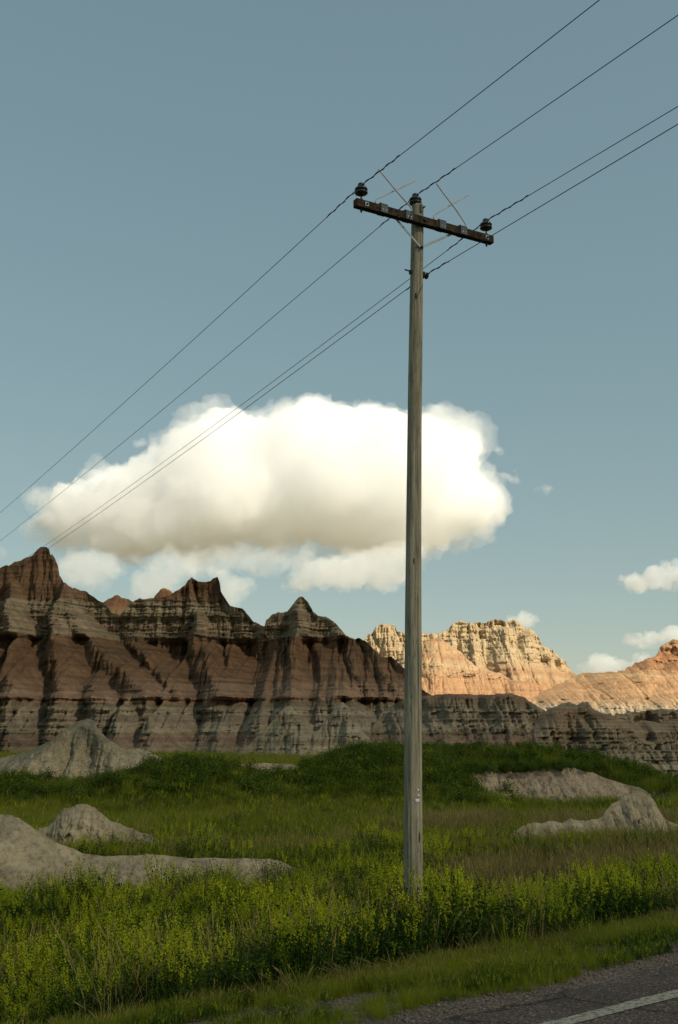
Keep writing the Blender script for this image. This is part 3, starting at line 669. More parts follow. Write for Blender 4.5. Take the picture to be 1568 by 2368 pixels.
# clay mounds on the flat
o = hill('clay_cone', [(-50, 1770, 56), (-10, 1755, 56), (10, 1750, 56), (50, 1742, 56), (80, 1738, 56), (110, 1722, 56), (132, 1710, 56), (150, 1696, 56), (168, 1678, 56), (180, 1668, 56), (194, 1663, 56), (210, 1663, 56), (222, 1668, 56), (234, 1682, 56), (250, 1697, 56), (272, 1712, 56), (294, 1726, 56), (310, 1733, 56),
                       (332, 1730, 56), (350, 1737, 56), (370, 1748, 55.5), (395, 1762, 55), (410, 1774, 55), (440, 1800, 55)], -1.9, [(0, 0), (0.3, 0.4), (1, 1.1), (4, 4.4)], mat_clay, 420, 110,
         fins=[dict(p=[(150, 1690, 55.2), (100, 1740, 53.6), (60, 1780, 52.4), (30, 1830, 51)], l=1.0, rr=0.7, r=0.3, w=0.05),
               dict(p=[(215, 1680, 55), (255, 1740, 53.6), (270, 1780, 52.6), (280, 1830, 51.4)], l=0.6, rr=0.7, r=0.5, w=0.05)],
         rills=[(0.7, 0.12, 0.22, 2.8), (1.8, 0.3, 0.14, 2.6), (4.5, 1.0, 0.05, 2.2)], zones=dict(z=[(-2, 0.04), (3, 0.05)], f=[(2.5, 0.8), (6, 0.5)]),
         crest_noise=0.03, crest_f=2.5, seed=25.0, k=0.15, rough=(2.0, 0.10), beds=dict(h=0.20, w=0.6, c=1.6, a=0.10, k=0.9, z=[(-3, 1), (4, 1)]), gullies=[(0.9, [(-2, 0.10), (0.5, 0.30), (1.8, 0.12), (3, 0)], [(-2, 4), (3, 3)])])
tag(o, 'tall pale clay cone with vertical rills at the foot of the dark ridge', 'clay mound', kind='structure')
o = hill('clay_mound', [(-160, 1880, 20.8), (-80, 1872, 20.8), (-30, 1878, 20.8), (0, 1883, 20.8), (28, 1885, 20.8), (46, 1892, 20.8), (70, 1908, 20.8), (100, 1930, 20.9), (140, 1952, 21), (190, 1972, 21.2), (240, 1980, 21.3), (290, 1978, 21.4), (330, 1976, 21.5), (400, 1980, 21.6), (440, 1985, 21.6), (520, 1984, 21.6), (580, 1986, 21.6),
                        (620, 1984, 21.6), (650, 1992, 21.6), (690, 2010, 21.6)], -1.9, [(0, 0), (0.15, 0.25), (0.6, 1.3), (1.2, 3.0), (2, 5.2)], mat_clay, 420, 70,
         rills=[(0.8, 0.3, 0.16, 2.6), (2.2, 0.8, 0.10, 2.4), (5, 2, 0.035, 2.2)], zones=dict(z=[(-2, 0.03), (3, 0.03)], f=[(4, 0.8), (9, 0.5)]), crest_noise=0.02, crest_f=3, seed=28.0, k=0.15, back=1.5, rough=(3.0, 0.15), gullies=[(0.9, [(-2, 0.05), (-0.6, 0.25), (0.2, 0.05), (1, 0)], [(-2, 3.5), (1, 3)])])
tag(o, 'broad smooth pale clay mound tapering to a low tongue at the left edge', 'clay mound', kind='structure')
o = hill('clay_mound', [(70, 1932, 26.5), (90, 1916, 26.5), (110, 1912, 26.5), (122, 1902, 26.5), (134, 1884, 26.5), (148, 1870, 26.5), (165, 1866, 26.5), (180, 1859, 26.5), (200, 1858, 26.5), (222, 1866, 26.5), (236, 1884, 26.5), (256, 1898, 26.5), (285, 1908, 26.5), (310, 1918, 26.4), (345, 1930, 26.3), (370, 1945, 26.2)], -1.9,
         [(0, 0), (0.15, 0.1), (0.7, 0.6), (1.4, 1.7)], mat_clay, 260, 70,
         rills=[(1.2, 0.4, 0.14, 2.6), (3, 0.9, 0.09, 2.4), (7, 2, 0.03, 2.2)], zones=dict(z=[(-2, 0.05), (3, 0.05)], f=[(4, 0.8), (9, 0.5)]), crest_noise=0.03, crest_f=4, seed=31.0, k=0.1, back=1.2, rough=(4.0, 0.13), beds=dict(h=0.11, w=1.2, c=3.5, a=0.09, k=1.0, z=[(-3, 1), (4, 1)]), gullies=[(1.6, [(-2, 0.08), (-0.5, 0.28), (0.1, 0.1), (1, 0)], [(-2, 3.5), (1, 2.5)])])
tag(o, 'small dark-sided clay dome standing in the grass beyond the broad mound', 'clay mound', kind='structure')
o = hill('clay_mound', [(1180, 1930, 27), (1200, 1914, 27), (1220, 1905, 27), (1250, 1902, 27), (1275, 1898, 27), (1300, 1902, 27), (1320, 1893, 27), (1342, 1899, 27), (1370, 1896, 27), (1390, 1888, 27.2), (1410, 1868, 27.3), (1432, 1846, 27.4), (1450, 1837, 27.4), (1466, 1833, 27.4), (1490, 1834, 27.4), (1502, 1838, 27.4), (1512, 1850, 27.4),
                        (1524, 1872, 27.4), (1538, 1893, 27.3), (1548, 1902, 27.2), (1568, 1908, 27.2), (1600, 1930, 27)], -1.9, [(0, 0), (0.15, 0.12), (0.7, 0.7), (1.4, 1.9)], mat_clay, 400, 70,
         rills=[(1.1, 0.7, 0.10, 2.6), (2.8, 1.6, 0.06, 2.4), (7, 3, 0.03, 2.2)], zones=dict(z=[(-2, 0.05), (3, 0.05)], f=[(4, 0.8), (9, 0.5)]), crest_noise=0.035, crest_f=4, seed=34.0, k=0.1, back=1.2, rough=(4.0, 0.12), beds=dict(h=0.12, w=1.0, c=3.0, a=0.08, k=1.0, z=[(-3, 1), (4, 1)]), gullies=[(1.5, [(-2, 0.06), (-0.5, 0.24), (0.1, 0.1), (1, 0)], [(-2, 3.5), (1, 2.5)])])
tag(o, 'pale clay hump with a low crumbling ledge in the grass below the sandy bank', 'clay mound', kind='structure')
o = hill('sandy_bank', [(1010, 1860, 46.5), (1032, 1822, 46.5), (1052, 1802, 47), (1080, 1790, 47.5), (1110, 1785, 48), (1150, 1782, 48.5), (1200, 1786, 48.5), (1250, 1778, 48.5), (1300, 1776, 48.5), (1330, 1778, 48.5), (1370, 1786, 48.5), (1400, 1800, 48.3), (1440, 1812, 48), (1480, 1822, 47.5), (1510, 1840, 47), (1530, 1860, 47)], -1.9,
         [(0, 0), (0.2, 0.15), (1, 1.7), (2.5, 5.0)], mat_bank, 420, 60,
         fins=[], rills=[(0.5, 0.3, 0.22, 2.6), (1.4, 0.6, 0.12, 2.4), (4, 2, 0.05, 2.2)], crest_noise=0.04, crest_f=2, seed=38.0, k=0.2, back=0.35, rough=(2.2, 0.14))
tag(o, 'bare sandy bank eroded into the grassy rise', 'bank', kind='structure')
o = hill('sandy_bank', [(470, 1800, 74), (500, 1775, 74), (530, 1768, 74), (580, 1766, 74), (640, 1765, 74), (680, 1768, 74), (720, 1790, 74)], -1.9, [(0, 0), (0.3, 0.2), (0.6, 1.0), (2, 9)], mat_bank, 200, 40,
         rills=[(0.5, 0.2, 0.3, 2.6), (1.4, 0.5, 0.15, 2.4)], crest_noise=0.05, crest_f=2, seed=41.0, back=0.3)
tag(o, 'low sandy wash bank between the two brushy mounds', 'bank', kind='structure')


# ------------------------------------------------------------------ clouds
def cloud_material(name, dens, col=(0.9999, 0.9997, 0.9975), aniso=0.0):
    m = bpy.data.materials.new(name); m.use_nodes = True
    n, l = m.node_tree.nodes, m.node_tree.links
    n.remove(n['Principled BSDF'])
    v = n.new('ShaderNodeVolumeScatter')
    v.inputs['Color'].default_value = (*col, 1)
    v.inputs['Density'].default_value = dens
    v.inputs['Anisotropy'].default_value = aniso
    l.new(v.outputs[0], n['Material Output'].inputs['Volume'])
    m.cycles.homogeneous_volume = True
    return m


def remeshed(me, vox):
    o = bpy.data.objects.new('tmp', me); COL.objects.link(o)
    md = o.modifiers.new('r', 'REMESH'); md.mode = 'VOXEL'; md.voxel_size = vox
    dg = bpy.context.evaluated_depsgraph_get(); dg.update()
    out = bpy.data.meshes.new_from_object(o.evaluated_get(dg))
    bpy.data.objects.remove(o)
    return out


def displaced(me, octs, seed):
    n = len(me.vertices)
    co = np.empty(n * 3, np.float32); me.vertices.foreach_get('co', co); co = co.reshape(-1, 3).astype(float)
    no = np.empty(n * 3, np.float32); me.vertices.foreach_get('normal', no); no = no.reshape(-1, 3)
    d = 0
    for lam, a, bil in octs:
        q = pn(co[:, 0] / lam + seed, co[:, 1] / lam, co[:, 2] / lam - seed)
        d = d + a * ((np.abs(q) * 2.2 - 0.6) if bil else q * 1.6)
    co = co + no * d[:, None]
    me.vertices.foreach_set('co', co.astype(np.float32).ravel()); me.update()
    return me


def in_poly(p, poly):
    x, y = p; c = False; j = len(poly) - 1
    for i in range(len(poly)):
        xi, yi = poly[i]; xj, yj = poly[j]
        if (yi > y) != (yj > y) and x < (xj - xi) * (y - yi) / (yj - yi) + xi: c = not c
        j = i
    return c


def poly_dist(p, poly):
    P = np.array(poly, float); A = P; B = np.roll(P, -1, 0)
    ab = B - A; ap = np.array(p) - A
    t = np.clip((ap * ab).sum(1) / (ab * ab).sum(1), 0, 1)
    return np.sqrt(((ap - ab * t[:, None]) ** 2).sum(1)).min()


def puffs(poly, dist, count, rmax, flat, seed, rmin=4, shrink=0.0):
    """balls (centre, radius) filling an outline at a given distance; flat = depth spread"""
    r = random.Random(seed)
    xs = [p[0] for p in poly]; ys = [p[1] for p in poly]
    out = []
    s = dist / F
    tries = 0
    while len(out) < count and tries < count * 60:
        tries += 1
        p = (r.uniform(min(xs), max(xs)), r.uniform(min(ys), max(ys)))
        if not in_poly(p, poly): continue
        d = poly_dist(p, poly) - shrink
        if d < rmin: continue
        rad = min(d, rmax) * r.uniform(0.8, 1.0)
        c = at(p[0], p[1], dist + r.uniform(-1, 1) * flat * max(min(d, rmax * 2), 45) * s)
        out.append((c, rad * s))
    return out


def cloud_mesh(balls, vox, octs, vox2, octs2, seed):
    base = bmesh.new(); bmesh.ops.create_icosphere(base, subdivisions=2, radius=1.0)
    bv = np.array([v.co[:] for v in base.verts]); bf = np.array([[v.index for v in f.verts] for f in base.faces]); base.free()
    V = np.concatenate([bv * r + np.array(c)[None, :] for c, r in balls])
    Fc = np.concatenate([bf + i * len(bv) for i in range(len(balls))])
    me = remeshed(mesh_np('cloud', V, Fc), vox)
    displaced(me, octs, seed)
    me = remeshed(me, vox2)
    displaced(me, octs2, seed + 4)
    me.name = 'cloud'
    return me


CD = 1500.0
big = [(50, 1228), (85, 1180), (135, 1110), (200, 1095), (265, 1085), (335, 1064), (385, 1030), (405, 988), (450, 972), (465, 940), (510, 930), (550, 936), (590, 955), (640, 960), (672, 932), (720, 920), (775, 930), (850, 930), (930, 944), (1000, 958),
       (1060, 980), (1115, 988), (1124, 1040), (1104, 1090), (1136, 1125), (1160, 1160), (1134, 1215), (1060, 1255), (985, 1280), (900, 1284), (800, 1276), (690, 1276), (560, 1272), (430, 1282), (300, 1290), (180, 1268), (100, 1266)]
lobe = [(556, 1394), (600, 1368), (660, 1335), (690, 1300), (740, 1278), (800, 1270), (870, 1250), (960, 1255), (1010, 1262), (985, 1300), (955, 1345), (925, 1370), (850, 1374), (740, 1370), (650, 1384)]
balls = puffs(big, CD, 420, 115, 1.3, 5, 10, 6) + puffs(big, CD, 520, 30, 2.4, 6, 6, 2)
s_ = CD / F
mat_cloud = cloud_material('cloud_vapour', 0.020)
mat_fringe = cloud_material('thin_cloud_vapour', 0.010)
mat_wisp = cloud_material('wisp_vapour', 0.014)
root = bpy.data.objects.new('cloud', None); COL.objects.link(root)
root.location = at(600, 1280, CD)
me = cloud_mesh(balls, 7, [(110, 16, 0), (48, 12, 1), (22, 5, 1)], 4.2, [(20, 6.0, 1), (9, 3.2, 1)], 2.0)
me.transform(Matrix.Translation(-root.location))
link('cloud_core', me, mat_cloud, root)
balls2 = [(c, r * 1.04 + 3) for c, r in balls if r < 60]
me = cloud_mesh(balls2, 8, [(60, 24, 0), (26, 14, 0), (13, 6, 0)], 5.5, [(12, 4, 0), (6, 2, 0)], 9.0)
me.transform(Matrix.Translation(-root.location))
link('cloud_fringe', me, mat_fringe, root)
rb = random.Random(33); bil = []
while len(bil) < 300:
    p = (rb.uniform(50, 1160), rb.uniform(920, 1290))
    if not in_poly(p, big): continue
    d = poly_dist(p, big)
    if d < 6 or d > 46 or (p[1] > 1200 and rb.random() < 0.8): continue
    rr_ = min(d, 26) * rb.uniform(0.55, 1.0)
    bil.append((at(p[0], p[1], CD - rb.uniform(-10, 45)), rr_ * s_))
me = cloud_mesh(bil, 4.5, [(30, 5, 1), (14, 4, 1)], 3.2, [(9, 2.6, 1), (5, 1.2, 1)], 6.0)
me.transform(Matrix.Translation(-root.location))
link('cloud_billows', me, cloud_material('billow_vapour', 0.060), root)
me = cloud_mesh(puffs(lobe, 1270, 160, 40, 1.2, 8, 6, 2), 6, [(60, 10, 0), (30, 9, 1), (14, 4, 1)], 3.8, [(16, 4.5, 1), (8, 2.4, 1)], 5.0)
me.transform(Matrix.Translation(-root.location))
link('cloud_lobe', me, mat_cloud, root)
tag(root, 'huge bright cumulus cloud with a shaded base behind the pole', 'cloud')


def small_cloud(poly, dist, label, mat, seed, rmax=22, count=90, soft=1.0):
    b = puffs(poly, dist, count, rmax, 1.2, seed, 2.0, 0)
    if not b: return
    s = dist / F
    me = cloud_mesh(b, 4 * s * 1.2, [(40 * s, 9 * s * soft, 0), (17 * s, 6 * s * soft, 0), (8 * s, 3 * s, 0)], 3.2 * s, [(7 * s, 2.0 * s, 0)], seed * 1.7)
    loc = b[0][0]
    me.transform(Matrix.Translation(-loc))
    o = link('cloud', me, mat); o.location = loc
    tag(o, label, 'cloud')


mat_small = cloud_material('small_cloud_vapour', 0.022)
small_cloud([(1408, 1350), (1425, 1325), (1480, 1318), (1530, 1298), (1600, 1290), (1640, 1320), (1620, 1365), (1540, 1362), (1470, 1370)], 1700, 'small cream cloud touching the frame edge above the orange hill', mat_small, 3)
small_cloud([(1432, 1490), (1440, 1472), (1500, 1462), (1560, 1448), (1640, 1440), (1640, 1490), (1560, 1495), (1480, 1500)], 1800, 'flat cream cloud just above the orange hill crest', mat_small, 4)
small_cloud([(1325, 1570), (1335, 1535), (1370, 1512), (1405, 1512), (1425, 1528), (1460, 1515), (1500, 1510), (1520, 1535), (1480, 1570), (1400, 1580)], 1900, 'puffy cream cloud resting in the gap between mesa and orange hill', mat_small, 5)
small_cloud([(1165, 1450), (1180, 1422), (1205, 1410), (1225, 1420), (1252, 1418), (1245, 1440), (1215, 1455)], 1900, 'small puff of cloud peeking over the mesa top', mat_small, 6, 14)
small_cloud([(125, 1300), (160, 1275), (215, 1268), (265, 1278), (292, 1305), (275, 1335), (240, 1358), (195, 1368), (155, 1350), (132, 1328)], 1150, 'ragged cloud scrap beside the tallest ridge tower', mat_wisp, 7, 30, 140, 1.7)
small_cloud([(290, 1395), (300, 1350), (335, 1310), (380, 1290), (450, 1280), (480, 1292), (455, 1325), (420, 1345), (400, 1372), (350, 1395)], 1150, 'ragged cloud scrap over the ridge saddle', mat_wisp, 8, 30, 140, 1.7)
small_cloud([(470, 1310), (520, 1320), (560, 1335), (590, 1345), (570, 1380), (545, 1410), (510, 1400), (495, 1350)], 1150, 'torn cloud scrap beside the horned ridge top', mat_wisp, 9, 22, 120, 1.7)
small_cloud([(240, 1285), (320, 1272), (450, 1268), (600, 1262), (720, 1262), (730, 1290), (680, 1312), (610, 1325), (560, 1318), (500, 1335), (420, 1312), (330, 1306)], 1250, 'thin veil of cloud under the big cloud base', mat_fringe, 10, 24, 220, 2.0)
small_cloud([(305, 1028), (318, 1012), (335, 1010), (352, 1022), (345, 1034), (318, 1036)], 1500, 'tiny wisp of cloud above the big cloud shoulder', mat_fringe, 11, 9, 40)
small_cloud([(55, 1150), (80, 1130), (110, 1128), (135, 1140), (110, 1160), (70, 1166)], 1500, 'faint wisp of cloud by the wires above the cloud tip', mat_fringe, 12, 10, 40)
small_cloud([(1132, 1040), (1150, 1032), (1176, 1036), (1178, 1048), (1150, 1050)], 1500, 'faint upper wisp off the blunt end of the big cloud', mat_fringe, 13, 8, 30)
small_cloud([(1150, 1105), (1165, 1088), (1195, 1088), (1216, 1108), (1200, 1122), (1170, 1118)], 1500, 'faint middle wisp off the blunt end of the big cloud', mat_fringe, 14, 9, 40)
small_cloud([(1215, 1132), (1245, 1124), (1300, 1122), (1290, 1136), (1240, 1140)], 1500, 'thin streak of cloud farthest off the big cloud', mat_fringe, 15, 7, 40)
small_cloud([(-40, 1290), (-20, 1268), (10, 1266), (30, 1276), (20, 1290), (-10, 1296)], 1500, 'faint puff of cloud at the frame edge over the ridge', mat_fringe, 16, 9, 40)


# the cloud overhead, out of the frame, in whose shadow the field and the near cliffs lie
def overhead_cloud():
    m, n, l, b = nodes_of('overhead_cloud_vapour')
    b.inputs['Base Color'].default_value = (0.52, 0.51, 0.49, 1)
    b.inputs['Roughness'].default_value = 1.0
    t = n.new('ShaderNodeBsdfTranslucent'); t.inputs[0].default_value = (0.85, 0.84, 0.80, 1)
    mx = n.new('ShaderNodeMixShader'); mx.inputs[0].default_value = 0.25
    l.new(b.outputs[0], mx.inputs[1]); l.new(t.outputs[0], mx.inputs[2])
    tp = n.new('ShaderNodeBsdfTransparent')
    mx2 = n.new('ShaderNodeMixShader'); mx2.inputs[0].default_value = 0.50
    l.new(mx.outputs[0], mx2.inputs[1]); l.new(tp.outputs[0], mx2.inputs[2])
    l.new(mx2.outputs[0], n['Material Output'].inputs[0])
    H = 330.0
    off = SUN * (H / SUN.z)
    nx, ny = 120, 100
    u = np.linspace(-1, 1, nx); v = np.linspace(-1, 1, ny)
    U, Vv = np.meshgrid(u, v, indexing='ij')
    # shadow footprint on the ground: x -230..260, y -160..~205 with an uneven rim
    gx = 15 + 250 * U
    far = 200 + 10 * pn(gx * 0.012, 0 * gx, 0.4) + 4 * pn(gx * 0.05, 0 * gx, 1.4) - 18 * np.clip((gx - 40) / 120, 0, 1)
    near = -170
    gy = near + (far - near) * (Vv + 1) / 2
    rim = np.clip((1 - np.maximum(np.abs(U), np.abs(Vv))) * 6, 0, 1)
    th = np.sqrt(rim)
    bil = 14 * np.abs(fbm(gx * 0.02, gy * 0.02, 0.2, 4)) + 6
    top = H + th * (30 + bil * 1.6); bot = H - th * (6 + 0.3 * bil)
    Vt = np.stack([(gx + off.x).ravel(), (gy + off.y).ravel(), top.ravel()], 1)
    Vb = np.stack([(gx + off.x).ravel(), (gy + off.y).ravel(), bot.ravel()], 1)
    f = grid_faces(nx, ny)
    me = mesh_np('cloud', np.concatenate([Vt, Vb]), np.concatenate([f, f[:, ::-1] + nx * ny]))
    o = link('cloud', me, m)
    tag(o, 'broad cloud high overhead that shades the field and near cliffs', 'cloud', kind='structure')


overhead_cloud()

# ------------------------------------------------------------------ utility pole
WD = Vector((-0.4925, 0.870, 0.0)).normalized()     # run of the wires, away from the camera
AD = Vector((0.870, 0.4925, 0.0)).normalized()      # run of the crossarm


def wood_material(name, lo, hi, dark, stretch=0.06, sc=28, crack=0.5):
    m, n, l, b = nodes_of(name)
    tc = n.new('ShaderNodeTexCoord'); v = mapping(n, l, tc.outputs['Object'], (1, 1, stretch))
    a = noise(n, l, v, sc, 6, 0.65); r = ramp(n, [(0.28, dark), (0.45, lo), (0.7, hi)]); l.new(a.outputs[0], r.inputs[0])
    k = noise(n, l, mapping(n, l, tc.outputs['Object'], (1, 1, stretch * 2.5)), sc * 2.2, 3, 0.5)
    kr = ramp(n, [(0.30, crack), (0.40, 1.0)]); l.new(k.outputs[0], kr.inputs[0])
    s = noise(n, l, mapping(n, l, tc.outputs['Object'], (1, 1, 0.25)), 5, 4, 0.6); sr = ramp(n, [(0.3, 0.75), (0.7, 1.2)]); l.new(s.outputs[0], sr.inputs[0])
    c = mixc(n, l, 1.0, r.outputs[0], kr.outputs[0], 'MULTIPLY'); c = mixc(n, l, 1.0, c, sr.outputs[0], 'MULTIPLY')
    l.new(c, b.inputs['Base Color'])
    bp = n.new('ShaderNodeBump'); bp.inputs['Distance'].default_value = 0.006
    l.new(math_n(n, l, 'ADD', a.outputs[0], kr.outputs[0]), bp.inputs['Height']); l.new(bp.outputs[0], b.inputs['Normal'])
    return m


mat_pole = wood_material('weathered_pole_wood', (0.24, 0.215, 0.15), (0.40, 0.355, 0.25), (0.10, 0.088, 0.06), 0.045, 30)
mat_arm = wood_material('creosoted_arm_wood', (0.026, 0.018, 0.010), (0.085, 0.055, 0.025), (0.010, 0.007, 0.005), 1.0, 14, 0.6)
mat_porc = plain_material('brown_green_porcelain', (0.030, 0.036, 0.032), 0.25, spec=0.6)
mat_galv = plain_material('galvanised_steel', (0.20, 0.23, 0.235), 0.55, 0.5)
mat_bracket = plain_material('dark_bracket_plastic', (0.055, 0.075, 0.085), 0.6)
mat_rod = plain_material('grey_rod', (0.42, 0.43, 0.42), 0.55, 0.1)
mat_wire = plain_material('weathered_wire', (0.045, 0.042, 0.045), 0.6, 0.3)
mat_dark = plain_material('dark_steel', (0.035, 0.04, 0.045), 0.5, 0.5)
mat_tag = plain_material('pale_metal_tag', (0.70, 0.70, 0.66), 0.4, 0.2)


def tube(bm, pts, rad, seg=8, cap=True):
    pts = [Vector(p) for p in pts]
    rings = []
    up0 = None
    for i, p in enumerate(pts):
        t = (pts[min(i + 1, len(pts) - 1)] - pts[max(i - 1, 0)]).normalized()
        if up0 is None:
            up0 = Vector((0, 0, 1)) if abs(t.z) < 0.9 else Vector((1, 0, 0))
        a = t.cross(up0).normalized(); up0 = a.cross(t).normalized()
        r = rad[i] if isinstance(rad, (list, tuple)) else rad
        rings.append([bm.verts.new(p + (a * math.cos(k * 2 * math.pi / seg) + up0 * math.sin(k * 2 * math.pi / seg)) * r) for k in range(seg)])
    for A, B in zip(rings, rings[1:]):
        for k in range(seg):
            f = bm.faces.new((A[k], A[(k + 1) % seg], B[(k + 1) % seg], B[k])); f.smooth = True
    if cap:
        bm.faces.new(rings[0][::-1]); bm.faces.new(rings[-1])


def lathe(bm, prof, c=(0, 0, 0), ax=Vector((0, 0, 1)), seg=24):
    ax = Vector(ax).normalized()
    a = ax.orthogonal().normalized(); b_ = ax.cross(a)
    c = Vector(c); rings = []
    for r, h in prof:
        rings.append([bm.verts.new(c + ax * h + (a * math.cos(k * 2 * math.pi / seg) + b_ * math.sin(k * 2 * math.pi / seg)) * max(r, 1e-4)) for k in range(seg)])
    for A, B in zip(rings, rings[1:]):
        for k in range(seg):
            f = bm.faces.new((A[k], A[(k + 1) % seg], B[(k + 1) % seg], B[k])); f.smooth = True
    bm.faces.new(rings[0][::-1]); bm.faces.new(rings[-1])


def obox(bm, c, ax, ay, az, sx, sy, sz, bev=0.0):
    r = bmesh.ops.create_cube(bm, size=1.0)
    M = Matrix(((ax.x * sx, ay.x * sy, az.x * sz, c.x), (ax.y * sx, ay.y * sy, az.y * sz, c.y), (ax.z * sx, ay.z * sy, az.z * sz, c.z), (0, 0, 0, 1)))
    bmesh.ops.transform(bm, matrix=M, verts=r['verts'])
    if bev:
        es = list({e for v in r['verts'] for e in v.link_edges})
        bmesh.ops.bevel(bm, geom=es, offset=bev, segments=2, affect='EDGES', profile=0.5)


def done(name, bm, mat, parent=None, loc=None):
    bmesh.ops.recalc_face_normals(bm, faces=bm.faces)
    me = bpy.data.meshes.new(name); bm.to_mesh(me); bm.free()
    o = link(name, me, mat, parent)
    if loc is not None: o.location = loc
    return o


PY = 13.2
base = at(955.5, 2190, PY); base.z = float(ground_z(base.x, base.y)) - 0.02
top = at(966, 476, PY)
pole = bpy.data.objects.new('utility_pole', None); COL.objects.link(pole); pole.location = base
tag(pole, 'weathered wooden utility pole with crossarm standing in the yellow clover', 'utility pole')
axis = (top - base); PH = axis.length; axis.normalize()


def on_pole(h):
    """axis point at height h above the base, in the pole's own space, with a slight natural bow"""
    bow = 0.028 * math.sin(h / PH * math.pi)
    return axis * h + Vector((-bow, 0, 0))


def pole_r(h):
    return 0.116 + (0.080 - 0.116) * min(1, max(0, h / PH)) ** 0.9 + 0.012 * math.exp(-h * 2.2)


def build_shaft():
    nh, na = 420, 96
    hs = np.linspace(-0.4, PH, nh); an = np.linspace(0, 2 * math.pi, na, endpoint=False)
    Hh, A = np.meshgrid(hs, an, indexing='ij')
    R = np.vectorize(pole_r)(Hh)
    # long drying checks: narrow grooves that wander down the shaft
    def groove(a0, h0, h1, dep, wid, wander):
        ac = a0 + wander * pn(Hh * 0.5, a0, 0.2)
        da = np.abs((A - ac + math.pi) % (2 * math.pi) - math.pi) * R
        e = sstep(h0, h0 + 0.5, Hh) * (1 - sstep(h1 - 0.5, h1, Hh))
        return dep * e * np.clip(1 - da / wid, 0, 1)
    cam_ang = math.atan2(-base.y, -base.x)      # side facing the camera
    R = R - groove(cam_ang + 0.62, 1.6, 5.2, 0.030, 0.010, 0.10)
    R = R - groove(cam_ang + 0.85, 0.3, 3.3, 0.020, 0.008, 0.10)
    R = R - groove(cam_ang - 0.30, 0.0, 2.0, 0.016, 0.007, 0.12)
    R = R - groove(cam_ang + 0.70, 5.4, 8.6, 0.014, 0.006, 0.08)
    R = R - groove(cam_ang + 0.15, 4.2, 7.2, 0.010, 0.006, 0.10)
    R = R - groove(cam_ang - 0.75, 3.0, 6.5, 0.012, 0.006, 0.10)
    R = R + 0.0035 * fbm(A * 3.0, Hh * 0.8, 0.4, 3) * 1.0 + 0.0012 * pn(np.cos(A) * 14, np.sin(A) * 14, Hh * 0.6)
    C = np.array([on_pole(h)[:] for h in hs])
    X = C[:, 0][:, None] + R * np.cos(A); Y = C[:, 1][:, None] + R * np.sin(A); Z = C[:, 2][:, None] + 0 * R
    V = np.stack([X.ravel(), Y.ravel(), Z.ravel()], 1)
    i = np.arange(nh - 1)[:, None] * na + np.arange(na)[None, :]
    j = np.arange(nh - 1)[:, None] * na + (np.arange(na)[None, :] + 1) % na
    f = np.stack([i.ravel(), j.ravel(), (j + na).ravel(), (i + na).ravel()], 1)
    # domed end grain
    ctr = len(V); V = np.concatenate([V, [C[-1] + np.array([0, 0, 0.008])]])
    k = (nh - 1) * na
    capf = np.array([[k + a, k + (a + 1) % na, ctr, ctr] for a in range(na)])
    me = bpy.data.meshes.new('shaft')
    me.from_pydata([tuple(v) for v in V], [], [tuple(q) for q in f] + [(q[0], q[1], q[2]) for q in capf])
    for p in me.polygons: p.use_smooth = True
    link('shaft', me, mat_pole, pole)


build_shaft()
Zv = Vector((0, 0, 1))
ah = (at(970, 513, PY - 0.1) - base).z       # crossarm height above the base
arm_c = on_pole(ah) - WD * (pole_r(ah) + 0.045)
LL, LR = 1.03, 1.13
bm = bmesh.new()
obox(bm, arm_c + AD * (LR - LL) / 2, AD, WD, Zv, LL + LR, 0.092, 0.110, 0.010)
arm = done('crossarm', bm, mat_arm, pole)
bm = bmesh.new(); tube(bm, [arm_c - WD * 0.075, arm_c + WD * (2 * pole_r(ah) + 0.10)], 0.009); lathe(bm, [(0.0, 0), (0.022, 0), (0.022, 0.012), (0, 0.012)], arm_c - WD * 0.052, -WD, 8)
done('through_bolt', bm, mat_dark, arm)


def insulator(c, pin_len, thru):
    """pin insulator with two skirts and a grooved head; c = bottom of the pin"""
    h0 = pin_len
    bm = bmesh.new()
    prof = [(0.030, h0 - 0.005), (0.034, h0), (0.052, h0 - 0.004), (0.076, h0 + 0.004), (0.086, h0 + 0.016), (0.084, h0 + 0.024), (0.066, h0 + 0.038), (0.058, h0 + 0.048),
            (0.070, h0 + 0.048), (0.082, h0 + 0.056), (0.084, h0 + 0.066), (0.074, h0 + 0.084), (0.050, h0 + 0.100), (0.042, h0 + 0.108), (0.038, h0 + 0.118), (0.044, h0 + 0.126), (0.046, h0 + 0.134), (0.036, h0 + 0.146), (0.016, h0 + 0.150)]
    lathe(bm, prof, c, Zv, 28)
    ins = done('insulator', bm, mat_porc, pole)
    bm = bmesh.new(); tube(bm, [c - Zv * thru, c + Zv * (h0 + 0.01)], 0.011, 10); lathe(bm, [(0.0, 0), (0.026, 0), (0.022, 0.016), (0.012, 0.018)], c, Zv, 12)
    if thru > 0.13: lathe(bm, [(0.0, 0), (0.018, 0), (0.018, 0.014), (0, 0.014)], c - Zv * (thru - 0.02), Zv, 6)
    done('pin', bm, mat_dark, ins)
    return c + Zv * (h0 + 0.121)


arm_top = arm_c + Zv * 0.059
att1 = insulator(arm_top - AD * (LL - 0.095), 0.085, 0.165)
att3 = insulator(arm_top + AD * (LR - 0.095), 0.085, 0.165)
ptop = on_pole(PH)
att2 = insulator(ptop - AD * 0.035, 0.012, 0.10)
